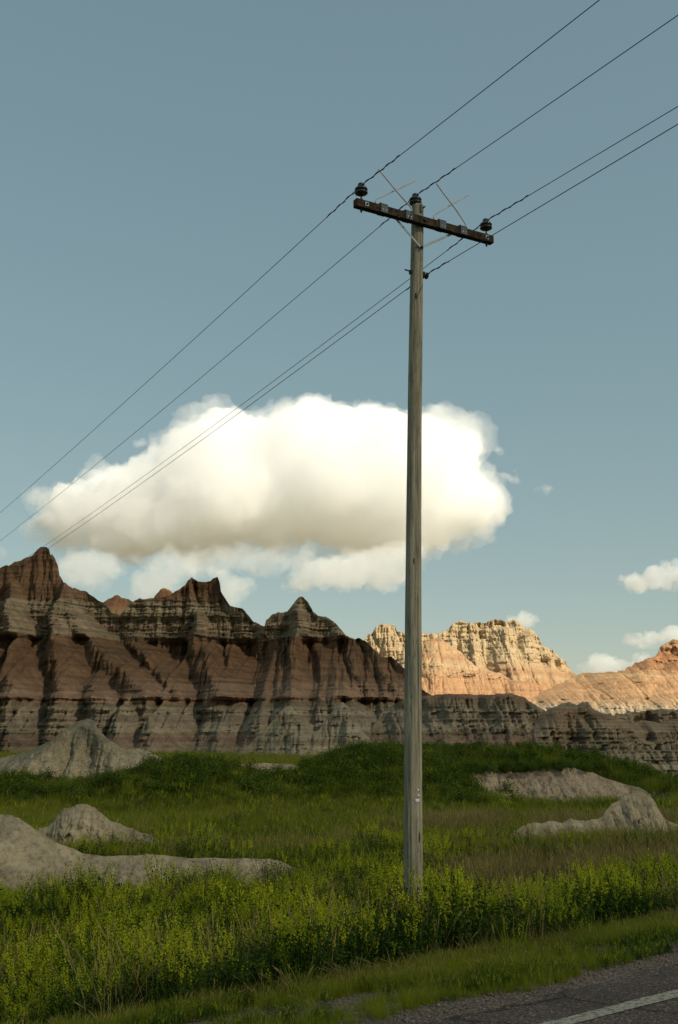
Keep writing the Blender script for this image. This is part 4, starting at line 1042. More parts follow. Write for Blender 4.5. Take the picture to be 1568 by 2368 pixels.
# pole-top pin bracket
bm = bmesh.new(); obox(bm, ptop - Zv * 0.075 + AD * 0.0 - WD * (pole_r(PH) + 0.006), AD, WD, Zv, 0.035, 0.012, 0.11, 0.003)
tube(bm, [ptop - Zv * 0.05 + AD * 0.04 - WD * (pole_r(PH) - 0.01), ptop - Zv * 0.05 + AD * 0.04 - WD * (pole_r(PH) + 0.035)], 0.010)
done('top_bracket', bm, mat_dark, pole)
# flat braces
bh = (at(975, 567, PY - 0.15) - base).z
bp_ = on_pole(bh) - WD * (pole_r(bh) + 0.012)
for s, rch in ((-1, 0.40), (1, 0.47)):
    e = arm_c + AD * (rch * s) - Zv * 0.055 + WD * 0.02
    d = (e - (bp_ - WD * 0.004 * (s + 1))).normalized(); mid = (e + bp_ - WD * 0.004 * (s + 1)) / 2
    side = d.cross(WD).normalized(); nn = d.cross(side)
    bm = bmesh.new(); obox(bm, mid, d, side, nn, (e - bp_).length + 0.04, 0.030, 0.007, 0.002)
    br = done('brace', bm, mat_galv, pole)
    bm = bmesh.new(); lathe(bm, [(0, 0), (0.013, 0), (0.011, 0.010), (0, 0.010)], e - WD * 0.06, -WD, 8); done('bolt', bm, mat_dark, br)
bm = bmesh.new(); lathe(bm, [(0, 0), (0.020, 0), (0.018, 0.022), (0, 0.022)], bp_ - WD * 0.012, -WD, 8); done('brace_bolt', bm, mat_dark, pole)
# pin washers on the arm face
for k in (-(LL - 0.15), LR - 0.12):
    bm = bmesh.new(); obox(bm, arm_c + AD * k - WD * 0.051, AD, WD, Zv, 0.052, 0.006, 0.058, 0.002)
    ws = done('washer_plate', bm, mat_galv, pole)
    bm = bmesh.new(); lathe(bm, [(0, 0), (0.014, 0), (0.012, 0.014), (0, 0.014)], arm_c + AD * k - WD * 0.054, -WD, 8); done('nut', bm, mat_dark, ws)


# perch guards: saddle brackets with bent crossing rods
def on_plane(px, py, off=0.0):
    """point on the vertical plane through the crossarm (own space) seen at a frame position"""
    dx, dy, dz = ray(px, py); d = Vector((dx, dy, dz))
    P0 = base + arm_c + WD * off; c0 = Vector((0, 0, CAMZ))
    t = (P0 - c0).dot(WD) / d.dot(WD)
    return c0 + d * t - base


def perch(bx, rod, off, label=None):
    f_ = on_plane(*bx)
    k = (f_ - arm_c).dot(AD)
    c = arm_c + AD * k
    bm = bmesh.new()
    obox(bm, c - WD * 0.052 + Zv * 0.004, AD, WD, Zv, 0.105, 0.008, 0.112, 0.003)
    obox(bm, c + WD * 0.052 + Zv * 0.004, AD, WD, Zv, 0.105, 0.008, 0.112, 0.003)
    obox(bm, c + Zv * 0.0655, AD, WD, Zv, 0.105, 0.112, 0.009, 0.003)
    obox(bm, c + Zv * 0.080 - AD * 0.04, AD, WD, Zv, 0.022, 0.06, 0.020, 0.003)
    br = done('bracket', bm, mat_bracket, pole)
    for q in (-0.022, 0.026):
        bm = bmesh.new(); lathe(bm, [(0, 0), (0.008, 0), (0.007, 0.006), (0, 0.006)], c + AD * q - WD * 0.056 - Zv * 0.015, -WD, 8); done('rivet', bm, mat_tag, br)
    P = [on_plane(*p, off) for p in rod]
    # smooth the polyline
    pts = []
    for i in range(len(P) - 1):
        p0, p1, p2, p3 = P[max(i - 1, 0)], P[i], P[i + 1], P[min(i + 2, len(P) - 1)]
        for t in np.linspace(0, 1, 7)[:-1]:
            t = float(t)
            pts.append(0.5 * ((2 * p1) + (p2 - p0) * t + (2 * p0 - 5 * p1 + 4 * p2 - p3) * t * t + (3 * p1 - p0 - 3 * p2 + p3) * t ** 3))
    pts.append(P[-1])
    bm = bmesh.new(); tube(bm, pts, 0.0095, 8); done('guard_rod', bm, mat_rod, pole)


def z6(x, y):       # reading of the enlarged crossarm view
    return ((1250 + x * 650 / 1568) * 0.6272, (580 + y * 500 / 1206) * 0.6272)


perch(z6(386, 455), [z6(355, 432), z6(335, 415), z6(325, 392), z6(335, 372), z6(362, 357), z6(420, 330), z6(505, 290), z6(590, 250), z6(676, 208)], 0.02)
perch(z6(606, 513), [z6(640, 500), z6(648, 480), z6(642, 455), z6(625, 428), z6(580, 378), z6(500, 285), z6(420, 188), z6(350, 104)], -0.02)
perch(z6(904, 592), [z6(868, 575), z6(850, 552), z6(843, 530), z6(855, 510), z6(890, 485), z6(945, 453), z6(1010, 415), z6(1080, 372), z6(1155, 330)], 0.02)
perch(z6(1092, 652), [z6(1118, 636), z6(1128, 612), z6(1118, 582), z6(1095, 545), z6(1050, 480), z6(1000, 412), z6(930, 320), z6(864, 230)], -0.02)
# neutral spool and its bolt
sh = (at(980, 632, PY) - base).z
sc_ = on_pole(sh)
bm = bmesh.new(); tube(bm, [sc_ - AD * (pole_r(sh) + 0.10) + Zv * 0.012, sc_ + AD * (pole_r(sh) + 0.085)], 0.010)
lathe(bm, [(0, 0), (0.038, 0), (0.038, 0.010), (0, 0.010)], sc_ - AD * (pole_r(sh) + 0.012), -AD, 4); done('spool_bolt', bm, mat_dark, pole)
bm = bmesh.new(); lathe(bm, [(0.02, 0), (0.046, 0.002), (0.048, 0.016), (0.030, 0.030), (0.028, 0.040), (0.046, 0.054), (0.044, 0.068), (0.02, 0.072)], sc_ + AD * (pole_r(sh) + 0.012), AD, 20)
spool = done('spool_insulator', bm, mat_porc, pole)
att4 = sc_ + AD * (pole_r(sh) + 0.047) - WD * 0.032
# tags nailed to the shaft
for (px, py, w, h) in ((966, 1826, 0.026, 0.026), (966.5, 1839, 0.030, 0.034), (964, 1850, 0.055, 0.030)):
    dx, dy, dz = ray(px, py); d = Vector((dx, dy, dz)); P = at(px, py, PY) - base
    axp = on_pole(P.z); lat = P.x - axp.x
    r = pole_r(P.z); dep = math.sqrt(max(r * r - lat * lat, 0)) + 0.004
    c = Vector((axp.x + lat, axp.y - dep, P.z))
    nrm = (c - axp); nrm.z = 0; nrm.normalize(); sd = Zv.cross(nrm)
    bm = bmesh.new()
    if w > 0.05: obox(bm, c, sd, nrm, Zv, w, 0.005, h, 0.002)
    else: lathe(bm, [(0, 0), (w / 2, 0), (w / 2 * 0.8, 0.006), (0, 0.008)], c - nrm * 0.002, nrm, 14)
    done('tag', bm, mat_tag, pole)
# knots on the shaft
mat_knot = plain_material('dark_knot_wood', (0.05, 0.038, 0.024), 0.9)
for (px, py, w, h) in ((961, 690, 0.030, 0.10), (956, 1300, 0.018, 0.09), (951, 1612, 0.016, 0.07), (968, 1935, 0.030, 0.13)):
    P = at(px, py, PY) - base; axp = on_pole(P.z); lat = P.x - axp.x; r = pole_r(P.z)
    dep = math.sqrt(max(r * r - lat * lat, 0)) - 0.004
    bm = bmesh.new(); bmesh.ops.create_uvsphere(bm, u_segments=12, v_segments=8, radius=0.5)
    bmesh.ops.transform(bm, matrix=Matrix.Translation((axp.x + lat, axp.y - dep, P.z)) @ Matrix.Diagonal((w, 0.016, h, 1)), verts=bm.verts)
    done('knot', bm, mat_knot, pole)


# ------------------------------------------------------------------ wires
def wire(att, far_px, near_px, label, wrap=0.9, rad=0.0048):
    """a sagging conductor over the attachment; slopes are read where it leaves the frame"""
    A = base + att
    def slope(px, py, sign):
        dx, dy, dz = ray(px, py)
        # point on the vertical plane through A along WD
        nrm = AD; c0 = Vector((0, 0, CAMZ)); d = Vector((dx, dy, dz))
        t = (A - c0).dot(nrm) / d.dot(nrm)
        P = c0 + d * t
        s = (P - A).dot(WD) * sign
        return s, P.z - A.z
    span = 85.0
    def curve(px, py, sign):
        s, dz = slope(px, py, sign)
        k = dz / (s * s - span * s)      # z = k s (s - span), sagging when k > 0
        return k
    kf, kn = curve(*far_px, 1), curve(*near_px, -1)
    pts = []
    for s in np.concatenate([np.linspace(-30, -2, 30), np.linspace(-2, 2, 81)[1:-1], np.linspace(2, span, 60)]):
        s = float(s)
        k = kf if s > 0 else kn
        u = abs(s)
        pts.append(A + WD * s + Zv * (k * u * (u - span)))
    bm = bmesh.new(); tube(bm, [p - A for p in pts], rad, 6)
    o = done('power_line', bm, mat_wire); o.location = A
    tag(o, label, 'power line')
    # twisted armour wrap either side of the insulator
    bm = bmesh.new(); wp = []
    for s in np.linspace(-wrap, wrap, 150):
        s = float(s); u = abs(s); k = kf if s > 0 else kn
        ang = s * 26.0
        wp.append(WD * s + Zv * (k * u * (u - span)) + (AD * math.cos(ang) + Zv * math.sin(ang)) * 0.0075)
    tube(bm, wp, 0.0068, 6); done('wire_wrap', bm, mat_wire, o)
    return o


wire(att1, (0, 1186), (1386, 0), 'uppermost power line over the nearer crossarm end')
wire(att2, (0, 1251), (1568, 35), 'power line over the insulator on the very top of the pole')
wire(att3, (100, 1264), (1568, 246), 'power line over the far crossarm end insulator')
wire(att4, (112, 1268), (1568, 287), 'lowest power line held by the spool on the side of the pole', wrap=0.5)


# ------------------------------------------------------------------ plants
class PB:
    def __init__(s): s.v, s.f, s.m = [], [], []

    def ribbon(s, pts, widths, mat, face):
        i0 = len(s.v); n = len(pts)
        for p, w in zip(pts, widths):
            s.v.append(p - face * w); s.v.append(p + face * w)
        for k in range(n - 1):
            a = i0 + 2 * k
            s.f.append((a, a + 1, a + 3, a + 2)); s.m.append(mat)

    def leaf(s, c, d, sd, ln, w, mat):
        i0 = len(s.v)
        s.v += [c, c + d * ln * 0.5 + sd * w, c + d * ln, c + d * ln * 0.5 - sd * w]
        s.f.append((i0, i0 + 1, i0 + 2, i0 + 3)); s.m.append(mat)

    def mesh(s, name, mats):
        me = bpy.data.meshes.new(name)
        me.from_pydata([tuple(v) for v in s.v], [], s.f)
        for m in mats: me.materials.append(m)
        me.polygons.foreach_set('material_index', s.m)
        me.update()
        return me


def rv(r):
    t = r.uniform(0, 2 * math.pi); z = r.uniform(-1, 1); q = math.sqrt(1 - z * z)
    return Vector((q * math.cos(t), q * math.sin(t), z))


def clover_mesh(seed, stems=11, H=0.62, R=0.17, flower=0.5):
    r = random.Random(seed); b = PB()
    for _ in range(stems):
        a = r.uniform(0, 6.28); q = R * math.sqrt(r.random())
        p0 = Vector((q * math.cos(a), q * math.sin(a), -0.03))
        h = H * r.uniform(0.6, 1.12); lean = Vector((math.cos(a), math.sin(a), 0)) * r.uniform(0.0, 0.25) * h + Vector((r.gauss(0, 0.05), r.gauss(0, 0.05), 0))
        P = [p0 + lean * (t ** 1.6) + Vector((0, 0, h * t)) for t in (0, 0.35, 0.7, 1)]
        sd = Vector((math.cos(a + 1.57), math.sin(a + 1.57), 0))
        b.ribbon(P, [0.004, 0.0035, 0.003, 0.002], 0, Vector((1, 0, 0)).lerp(sd, 0.3).normalized())
        for k in range(18):
            t = r.uniform(0.08, 0.9) ** 0.9
            i = min(int(t * 3), 2); c = P[i].lerp(P[i + 1], min(max(t * 3 - i, 0), 1)) + Vector((r.gauss(0, 0.03), r.gauss(0, 0.03), r.gauss(0, 0.01)))
            d = rv(r); d.z = abs(d.z) * 0.6; d.normalize()
            b.leaf(c, d, d.orthogonal().normalized(), r.uniform(0.024, 0.046), r.uniform(0.006, 0.012), 0)
        if r.random() < flower:
            # a plume of slender racemes at the head of the stem
            for k in range(r.randint(3, 6)):
                t = r.uniform(0.80, 1.0)
                c = P[2].lerp(P[3], (t - 0.7) / 0.3)
                ax = (Vector((r.gauss(0, 0.30), r.gauss(0, 0.30), 1.0))).normalized(); L = r.uniform(0.07, 0.14)
                for u in range(11):
                    pc = c + ax * L * (u / 10.0) + rv(r) * 0.008
                    d = (rv(r) + ax * 0.4).normalized()
                    b.leaf(pc, d, d.orthogonal().normalized(), r.uniform(0.014, 0.024) * (1.15 - 0.5 * u / 10), 0.0065, 1)
    return b.mesh('clover_plant', [mat_leaf, mat_flower])


def grass_mesh(seed, blades=46, H=0.42, R=0.15, mats=None, w=0.0035, lean=0.45, heads=0.0):
    r = random.Random(seed); b = PB()
    for _ in range(blades):
        a = r.uniform(0, 6.28); q = R * math.sqrt(r.random())
        p0 = Vector((q * math.cos(a), q * math.sin(a), -0.02)); h = H * r.uniform(0.5, 1.1)
        a2 = a + r.gauss(0, 0.8); ln = r.uniform(0.05, lean) * h
        dv = Vector((math.cos(a2), math.sin(a2), 0))
        P = [p0 + dv * ln * t * t + Vector((0, 0, h * (t - 0.18 * t * t * lean))) for t in (0, 0.4, 0.75, 1)]
        fa = r.uniform(0, 6.28)
        b.ribbon(P, [w, w * 0.9, w * 0.6, w * 0.15], 0, Vector((math.cos(fa), math.sin(fa), 0)))
        if r.random() < heads:
            b.ribbon([P[2], P[3], P[3] + (P[3] - P[2]) * 0.5], [w * 0.6, w * 1.8, w * 0.4], 1, Vector((math.cos(fa), math.sin(fa), 0)))
    return b.mesh('grass_tuft', mats)


def shrub_mesh(seed, n=420, W=0.55, H=0.6, flower=0.14):
    r = random.Random(seed); b = PB()
    tips = []
    for _ in range(26):
        a = r.uniform(0, 6.28); e = r.uniform(0.25, 1.45)
        L = r.uniform(0.7, 1.05)
        tip = Vector((math.cos(a) * math.cos(e) * W * L, math.sin(a) * math.cos(e) * W * L, math.sin(e) * H * L + 0.02))
        b.ribbon([Vector((0, 0, -0.05)), tip * 0.5 + Vector((0, 0, 0.05)), tip], [0.007, 0.005, 0.002], 0, Vector((-math.sin(a), math.cos(a), 0)))
        tips.append(tip)
    for _ in range(n):
        t = r.choice(tips); c = t * r.uniform(0.45, 1.05) + rv(r) * 0.09
        c.z = max(c.z, 0.01)
        d = rv(r); d.z = abs(d.z) * 0.5; d.normalize()
        hi = c.length > 0.75 * min(W, H)
        b.leaf(c, d, d.orthogonal().normalized(), r.uniform(0.04, 0.075), r.uniform(0.014, 0.024), 1 if (hi and r.random() < flower) else 0)
    return b.mesh('shrub', [mat_bush, mat_bushfl])


def gn_scatter(name, pts, rot, scl, protos, label, cat):
    """points carry rotation and size; the plants themselves are instanced on them"""
    me = bpy.data.meshes.new(name)
    me.vertices.add(len(pts)); me.vertices.foreach_set('co', np.ascontiguousarray(pts, np.float32).ravel())
    for nm, arr in (('spin', rot), ('size', scl)):
        at_ = me.attributes.new(nm, 'FLOAT', 'POINT'); at_.data.foreach_set('value', np.ascontiguousarray(arr, np.float32))
    o = link(name, me)
    ng = bpy.data.node_groups.new(name, 'GeometryNodeTree')
    ng.interface.new_socket('Geometry', in_out='INPUT', socket_type='NodeSocketGeometry')
    ng.interface.new_socket('Geometry', in_out='OUTPUT', socket_type='NodeSocketGeometry')
    n, l = ng.nodes, ng.links
    gi, go = n.new('NodeGroupInput'), n.new('NodeGroupOutput')
    iop = n.new('GeometryNodeInstanceOnPoints')
    jn = n.new('GeometryNodeJoinGeometry')
    for p in protos:
        oi = n.new('GeometryNodeObjectInfo'); oi.inputs['Object'].default_value = p; oi.inputs['As Instance'].default_value = True
        l.new(oi.outputs['Geometry'], jn.inputs[0])
    l.new(jn.outputs[0], iop.inputs['Instance']); iop.inputs['Pick Instance'].default_value = True
    rnd = n.new('FunctionNodeRandomValue'); rnd.data_type = 'INT'; rnd.inputs[4].default_value = 0; rnd.inputs[5].default_value = len(protos) - 1
    l.new(rnd.outputs[2], iop.inputs['Instance Index'])
    na = n.new('GeometryNodeInputNamedAttribute'); na.data_type = 'FLOAT'; na.inputs[0].default_value = 'spin'
    cx_ = n.new('ShaderNodeCombineXYZ'); l.new(na.outputs[0], cx_.inputs[2]); l.new(cx_.outputs[0], iop.inputs['Rotation'])
    ns = n.new('GeometryNodeInputNamedAttribute'); ns.data_type = 'FLOAT'; ns.inputs[0].default_value = 'size'
    l.new(ns.outputs[0], iop.inputs['Scale'])
    l.new(gi.outputs[0], iop.inputs['Points']); l.new(iop.outputs[0], go.inputs[0])
    md = o.modifiers.new('scatter', 'NODES'); md.node_group = ng
    tag(o, label, cat, kind='stuff')
    return o


def place(me, name, px, py, Y, size, spin, label, cat, group=None):
    p = at(px, py, Y)
    o = link(name, me); o.location = (p.x, p.y, float(ground_z(p.x, p.y))); o.scale = (size,) * 3; o.rotation_euler = (0, 0, spin)
    tag(o, label, cat, group)
    return o


clovers = [place(clover_mesh(101, flower=0.32), 'clover_plant', 938, 2150, 12.6, 0.72, 0.3, 'flowering yellow clover plant just in front of the pole foot', 'clover'),
           place(clover_mesh(102, flower=0.2), 'clover_plant', 992, 2160, 12.4, 0.8, 1.3, 'yellow clover plant standing close beside the lit side of the pole foot', 'clover'),
           place(clover_mesh(103, 13, 0.60, flower=0.28), 'clover_plant', 965, 2190, 11.8, 0.72, 2.3, 'yellow clover plant standing lowest before the pole foot', 'clover'),
           place(clover_mesh(104, 10, 0.68, flower=0.6), 'clover_plant', 1440, 2000, 13.6, 1.15, 4.0, 'bright clover plant rising above the others below the clay hump', 'clover'),
           place(clover_mesh(105, 10, 0.54, flower=0.12), 'clover_plant', 330, 2110, 11.8, 1.0, 5.0, 'bright clover plant before the tongue of the broad clay mound', 'clover'),
           place(clover_mesh(106, 13, 0.46, flower=0.05), 'clover_plant', 640, 2190, 10.4, 1.0, 0.9, 'leafy green clover plant low in the front of the patch', 'clover')]
gm = [mat_grass, mat_dry]
grasses = [place(grass_mesh(201, mats=gm), 'grass_tuft', 700, 2275, 8.0, 0.8, 0.2, 'green grass tuft at the verge midway along the shoulder', 'grass tuft'),
           place(grass_mesh(202, 40, 0.5, mats=gm, heads=0.08), 'grass_tuft', 1180, 2190, 8.9, 0.8, 0.2, 'green grass tuft with seed heads at the verge beyond the pole', 'grass tuft'),
           place(grass_mesh(203, 54, 0.36, 0.18, mats=gm), 'grass_tuft', 1380, 2160, 9.5, 0.8, 0.2, 'low green grass tuft at the verge toward the bend of the frame', 'grass tuft')]
dm = [mat_dry, mat_dry]
drys = [place(grass_mesh(301, 30, 0.34, 0.14, mats=dm, lean=1.1, heads=0.3, w=0.003), 'dry_grass_tuft', 370, 2292, 7.7, 1.1, 0.2, 'straw-coloured bent grass tuft at the weed edge, brightest of the dry tufts', 'grass tuft'),
        place(grass_mesh(302, 36, 0.62, 0.13, mats=dm, lean=0.3, heads=0.8, w=0.0026), 'dry_grass_tuft', 1200, 1960, 20.5, 1.0, 0.2, 'tall tan seeding grass tuft in the dry patch behind the pole', 'grass tuft'),
        place(grass_mesh(303, 40, 0.55, 0.15, mats=dm, lean=0.5, heads=0.7, w=0.0026), 'dry_grass_tuft', 1320, 1965, 20.0, 1.0, 0.2, 'tan seeding grass tuft below the low clay ledge', 'grass tuft')]
shrubs = [place(shrub_mesh(401), 'shrub', 430, 1780, 43, 1.0, 0.1, 'round leafy shrub on the top of the dark brushy mound', 'shrub'),
          place(shrub_mesh(402, 460, 0.65, 0.5), 'shrub', 850, 1760, 47, 1.0, 0.8, 'leafy shrub cresting the larger brushy rise before the ridge', 'shrub'),
          place(shrub_mesh(403, 420, 0.5, 0.7), 'shrub', 1170, 1800, 47.0, 1.1, 1.8, 'dark shrub hanging over the lip of the sandy bank', 'shrub')]

MOUNDS = []     # keep plants off the bare clay


def bare(x, y):
    m = np.zeros(len(x), bool)
    n = RN[0] * x + RN[1] * y
    # broad left mound and its tongue
    m |= (x < -0.9) & (y > 17.2 - 0.4 * fbm(x, y) + np.clip((x + 5.0) * 0.75, 0, 9)) & (y < 22.2) & (x > -12)
    m |= (((x + 5.6) / 1.35) ** 2 + ((y - 26.3) / 1.5) ** 2) < 1
    m |= (((x - 7.4) / 1.35) ** 2 + ((y - 26.9) / 1.4) ** 2) < 1
    m |= (((x - 5.3) / 1.2) ** 2 + ((y - 26.8) / 0.6) ** 2) < 1
    m |= (x > 5.4) & (x < 14.2) & (y > 41.4 + 0.30 * np.abs(x - 8.6)) & (y < 48.6) & ((x - 9.7) ** 2 < 18 - 3 * np.clip(46 - y, 0, 9))
    m |= (x > -9.2) & (x < -1.5) & (y > 63) & (y < 75)
    m |= (x < -8.3) & (y > 51.6) & (y < 58) & (x > -20)
    m |= (x > 11.5) & (y > 63)
    return m


def scatter_pts(count, ymin, ymax, nmin=6.3, pw=1.0, xspread=0.36, keep=None, seed=0):
    g = np.random.default_rng(seed)
    out = []
    tot = 0
    while tot < count:
        k = count * 2
        y = (g.random(k) * (ymax ** pw - ymin ** pw) + ymin ** pw) ** (1 / pw)
        x = (g.random(k) * 2 - 1) * (xspread * y + 1.2)
        n = RN[0] * x + RN[1] * y
        ok = (n > nmin + 0.25 * fbm(x * 0.8, y * 0.8, 3.3, 2)) & ~bare(x, y)
        if keep is not None: ok &= g.random(k) < keep(x, y)
        x, y = x[ok], y[ok]
        out.append(np.stack([x, y, ground_z(x, y)], 1)); tot += len(x)
    P = np.concatenate(out)[:count]
    return P, g.random(count) * 6.28, g


# flowering clover, thick near the road
def keep_clover(x, y):
    t = np.clip(0.75 + 0.9 * fbm(x * 0.22, y * 0.22, 7.7, 3), 0.05, 1)
    dry = ((x > 1.6) & (y > 17.2) & (y < 23)).astype(float)
    return t * (1 - 0.93 * dry) * np.interp(y, [5, 16, 19, 24], [1, 1, 0.7, 0.2])


P, r_, g = scatter_pts(6400, 7.5, 24, 6.5, 1.6, keep=keep_clover, seed=51)
gn_scatter('clover', P, r_, g.uniform(0.65, 1.1, len(P)) * np.clip(1.0 + 0.55 * fbm(P[:, 0] * 0.8, P[:, 1] * 0.8, 8.8, 2), 0.5, 1.4) * np.interp(P[:, 0] * RN[0] + P[:, 1] * RN[1], [6.2, 7.2], [0.72, 1.0]) * np.where((np.abs(P[:, 0] - 0.85) < 0.55) & (P[:, 1] > 10.0) & (P[:, 1] < 13.6), 0.68, 1.0), clovers, 'dense yellow flowering clover filling the field along the road', 'clover')


def keep_grass(x, y):
    dry = ((x > 1.6) & (y > 17.5) & (y < 22.8)).astype(float)
    return np.clip(0.8 + 0.8 * fbm(x * 0.15, y * 0.15, 2.2, 3), 0.15, 1) * (1 - 0.8 * dry)


P, r_, g = scatter_pts(9000, 7.5, 26, 7.6, 1.7, keep=keep_grass, seed=52)
gn_scatter('grass', P, r_, g.uniform(0.6, 1.15, len(P)), grasses, 'green grass growing between the clover', 'grass')
P, r_, g = scatter_pts(19000, 24, 62, 6.2, 1.5, seed=53)
gn_scatter('grass', P, r_, g.uniform(0.75, 1.4, len(P)), grasses, 'green meadow grass of the middle distance', 'grass')
P, r_, g = scatter_pts(9000, 62, 135, 6.2, 1.2, xspread=0.33, seed=54)
gn_scatter('grass', P, r_, g.uniform(1.2, 2.2, len(P)), grasses, 'thin green grass strip at the foot of the cliffs', 'grass')


def keep_dry(x, y):
    a = np.exp(-((y - 20.9 - 0.15 * (x - 4)) / 1.3) ** 2) * sstep(0.8, 2.4, x)
    b = np.exp(-((y - 32.5) / 1.6) ** 2) * sstep(0.5, 3, x) * 0.6
    c = np.exp(-((y - 26.0) / 3) ** 2) * 0.03
    return np.clip((a + b + c) * (0.8 + 0.8 * fbm(x * 0.5, y * 0.5, 4.1, 2)), 0, 1)


P, r_, g = scatter_pts(2200, 16, 38, 6.3, 1.0, keep=keep_dry, seed=55)
gn_scatter('dry_grass', P, r_, g.uniform(0.7, 1.1, len(P)), drys[1:], 'tan dry seeding grass in bands across the field', 'dry grass')


def keep_shrub(x, y):
    z0 = ground_z(x, y) + 1.28
    return np.clip(z0 * 1.6 - 0.25, 0, 1) * np.clip(0.6 + 1.5 * fbm(x * 0.45, y * 0.45, 6.1, 3), 0.02, 1)


P, r_, g = scatter_pts(2300, 36, 60, 6.3, 1.0, keep=keep_shrub, seed=56)
gn_scatter('shrub_cover', P, r_, g.uniform(0.35, 1.15, len(P)), shrubs, 'low leafy brush covering the mounds before the cliffs', 'brush')
# brush hanging over the lip of the sandy bank
gl = np.random.default_rng(77)
lx = np.concatenate([gl.uniform(5.0, 10.9, 150), gl.uniform(7.2, 8.6, 30)]); lp = np.interp(lx, [4.6, 5.6, 6.5, 8, 10, 10.9], [47.0, 47.6, 48.1, 48.4, 48.4, 48.4]) + gl.normal(0.5, 0.45, len(lx))
lz = np.interp(lx, [4.6, 5.2, 5.9, 7.0, 8.6, 10, 10.9], [-0.6, -0.25, -0.12, -0.08, -0.02, 0.02, -0.02]) - 0.02
gn_scatter('bank_brush', np.stack([lx, lp, lz], 1), gl.random(len(lx)) * 6.28, gl.uniform(0.45, 0.8, len(lx)), shrubs, 'dark brush hanging over the lip of the sandy bank', 'brush')
# clover dots far off
P, r_, g = scatter_pts(1100, 23, 48, 6.3, 1.4, keep=lambda x, y: np.clip(0.25 + fbm(x * 0.2, y * 0.2, 9.7, 3), 0.03, 1), seed=57)
gn_scatter('clover', P, r_, g.uniform(0.7, 1.1, len(P)), clovers, 'scattered clover among the meadow grass of the middle distance', 'clover')


P, r_, g = scatter_pts(240, 7.5, 19, 6.5, 1.6, seed=58)
gn_scatter('seed_stalks', P, r_, g.uniform(0.8, 1.25, len(P)), drys[1:], 'thin dry seed stalks standing among the clover', 'dry grass')
# verge: short grass, straw, gravel
def verge_pts(count, n0, n1, seed, pw=1.0, patch=None):
    g = np.random.default_rng(seed); out = []; tot = 0
    while tot < count:
        k = count * 2
        n = n0 + (n1 - n0) * g.random(k) ** pw; t = g.uniform(-4, 16, k)
        x = RN[0] * n + RT[0] * t; y = RN[1] * n + RT[1] * t
        ok = np.ones(k, bool)
        if patch is not None: ok &= g.random(k) < patch(t, n)
        out.append(np.stack([x, y, ground_z(x, y) + 0.006], 1)[ok]); tot += ok.sum()
    return np.concatenate(out)[:count], g.random(count) * 6.28, g


patch = lambda t, n: np.clip(-0.05 + 2.6 * fbm(t * 0.6, n * 1.7, 2.9, 3) + np.interp(n, [4.7, 5.2, 5.9, 6.4], [-0.15, 0.35, 0.75, 0.9]), 0, 1)
P, r_, g = verge_pts(8500, 4.7, 6.6, 61, 0.95, patch)
gn_scatter('verge_grass', P, r_, g.uniform(0.14, 0.32, len(P)) * np.interp(P @ np.array([RN[0], RN[1], 0]), [5, 6.5], [0.8, 1.2]), grasses, 'short patchy verge grass between gravel and clover', 'grass')
P, r_, g = verge_pts(700, 5.0, 6.5, 62, 0.6, patch)
gn_scatter('verge_straw', P, r_, g.uniform(0.15, 0.35, len(P)), drys[:1], 'dry straw lying along the verge', 'straw')
P, r_, g = verge_pts(130, 6.0, 6.5, 63, 1.0)
gn_scatter('verge_straw', P, r_, g.uniform(0.3, 0.75, len(P)), drys[:1], 'bent straw-coloured stalks at the edge of the clover', 'straw')


P, r_, g = verge_pts(2200, 4.8, 6.5, 64, 1.0, lambda t, n: np.clip(3.0 * fbm(t * 0.8, n * 1.4, 5.9, 3) - 0.1, 0, 1))
gn_scatter('verge_weeds', P, r_, g.uniform(0.10, 0.26, len(P)), clovers[5:], 'low dark weeds in patches on the gravel verge', 'weeds')


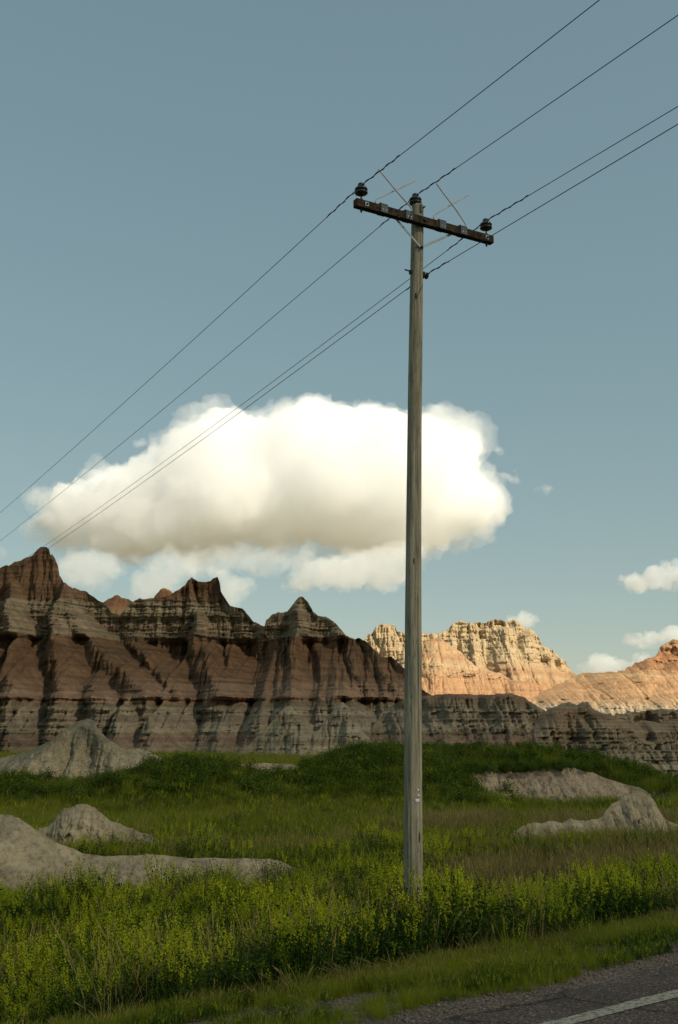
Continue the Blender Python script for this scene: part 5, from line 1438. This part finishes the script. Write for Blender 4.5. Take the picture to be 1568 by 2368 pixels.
def stones():
    g = np.random.default_rng(71)
    P, r_, _ = verge_pts(5200, 4.45, 6.0, 72, 1.3)
    bm = bmesh.new(); bmesh.ops.create_icosphere(bm, subdivisions=1, radius=1.0)
    bv = np.array([v.co[:] for v in bm.verts]); bf = np.array([[v.index for v in f.verts] for f in bm.faces]); bm.free()
    k = len(P)
    sz = g.uniform(0.003, 0.010, k) * (1 + 1.0 * (g.random(k) < 0.05))
    V = bv[None] * (g.uniform(0.6, 1.3, (k, 1, 3)) * sz[:, None, None]) * g.uniform(0.8, 1.2, (k, len(bv), 1)) + P[:, None, :] + np.array([0, 0, 0.006])
    Fc = bf[None] + (np.arange(k) * len(bv))[:, None, None]
    o = link('gravel', mesh_np('gravel', V.reshape(-1, 3), Fc.reshape(-1, 3), False), mat_stone)
    tag(o, 'loose pale gravel along the edge of the asphalt', 'gravel', kind='stuff')


stones()


def crumbs():
    g = np.random.default_rng(81)
    bm = bmesh.new(); bmesh.ops.create_icosphere(bm, subdivisions=1, radius=1.0)
    bv = np.array([v.co[:] for v in bm.verts]); bf = np.array([[v.index for v in f.verts] for f in bm.faces]); bm.free()
    P = []
    for o in bpy.data.objects:
        if o.name.startswith('clay_mound') or o.name.startswith('clay_cone'):
            v = np.empty(len(o.data.vertices) * 3, np.float32); o.data.vertices.foreach_get('co', v); v = v.reshape(-1, 3)
            ok = (v[:, 2] > ground_z(v[:, 0], v[:, 1]) - 0.02) & (v[:, 2] < ground_z(v[:, 0], v[:, 1]) + 0.6)
            v = v[ok]
            P.append(v[g.choice(len(v), min(420, len(v)), replace=False)])
    P = np.concatenate(P); k = len(P)
    sz = g.uniform(0.008, 0.022, k) * np.where(g.random(k) < 0.12, 2.4, 1.0) * np.clip(P[:, 1] / 24, 0.8, 2)
    V = bv[None] * (g.uniform(0.5, 1.4, (k, 1, 3)) * sz[:, None, None]) * g.uniform(0.75, 1.25, (k, len(bv), 1)) + P[:, None, :]
    Fc = bf[None] + (np.arange(k) * len(bv))[:, None, None]
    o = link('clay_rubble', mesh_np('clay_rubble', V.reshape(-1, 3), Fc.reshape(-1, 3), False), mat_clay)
    tag(o, 'loose crumbs of dried clay scattered over the clay mounds', 'rubble', kind='stuff')


crumbs()
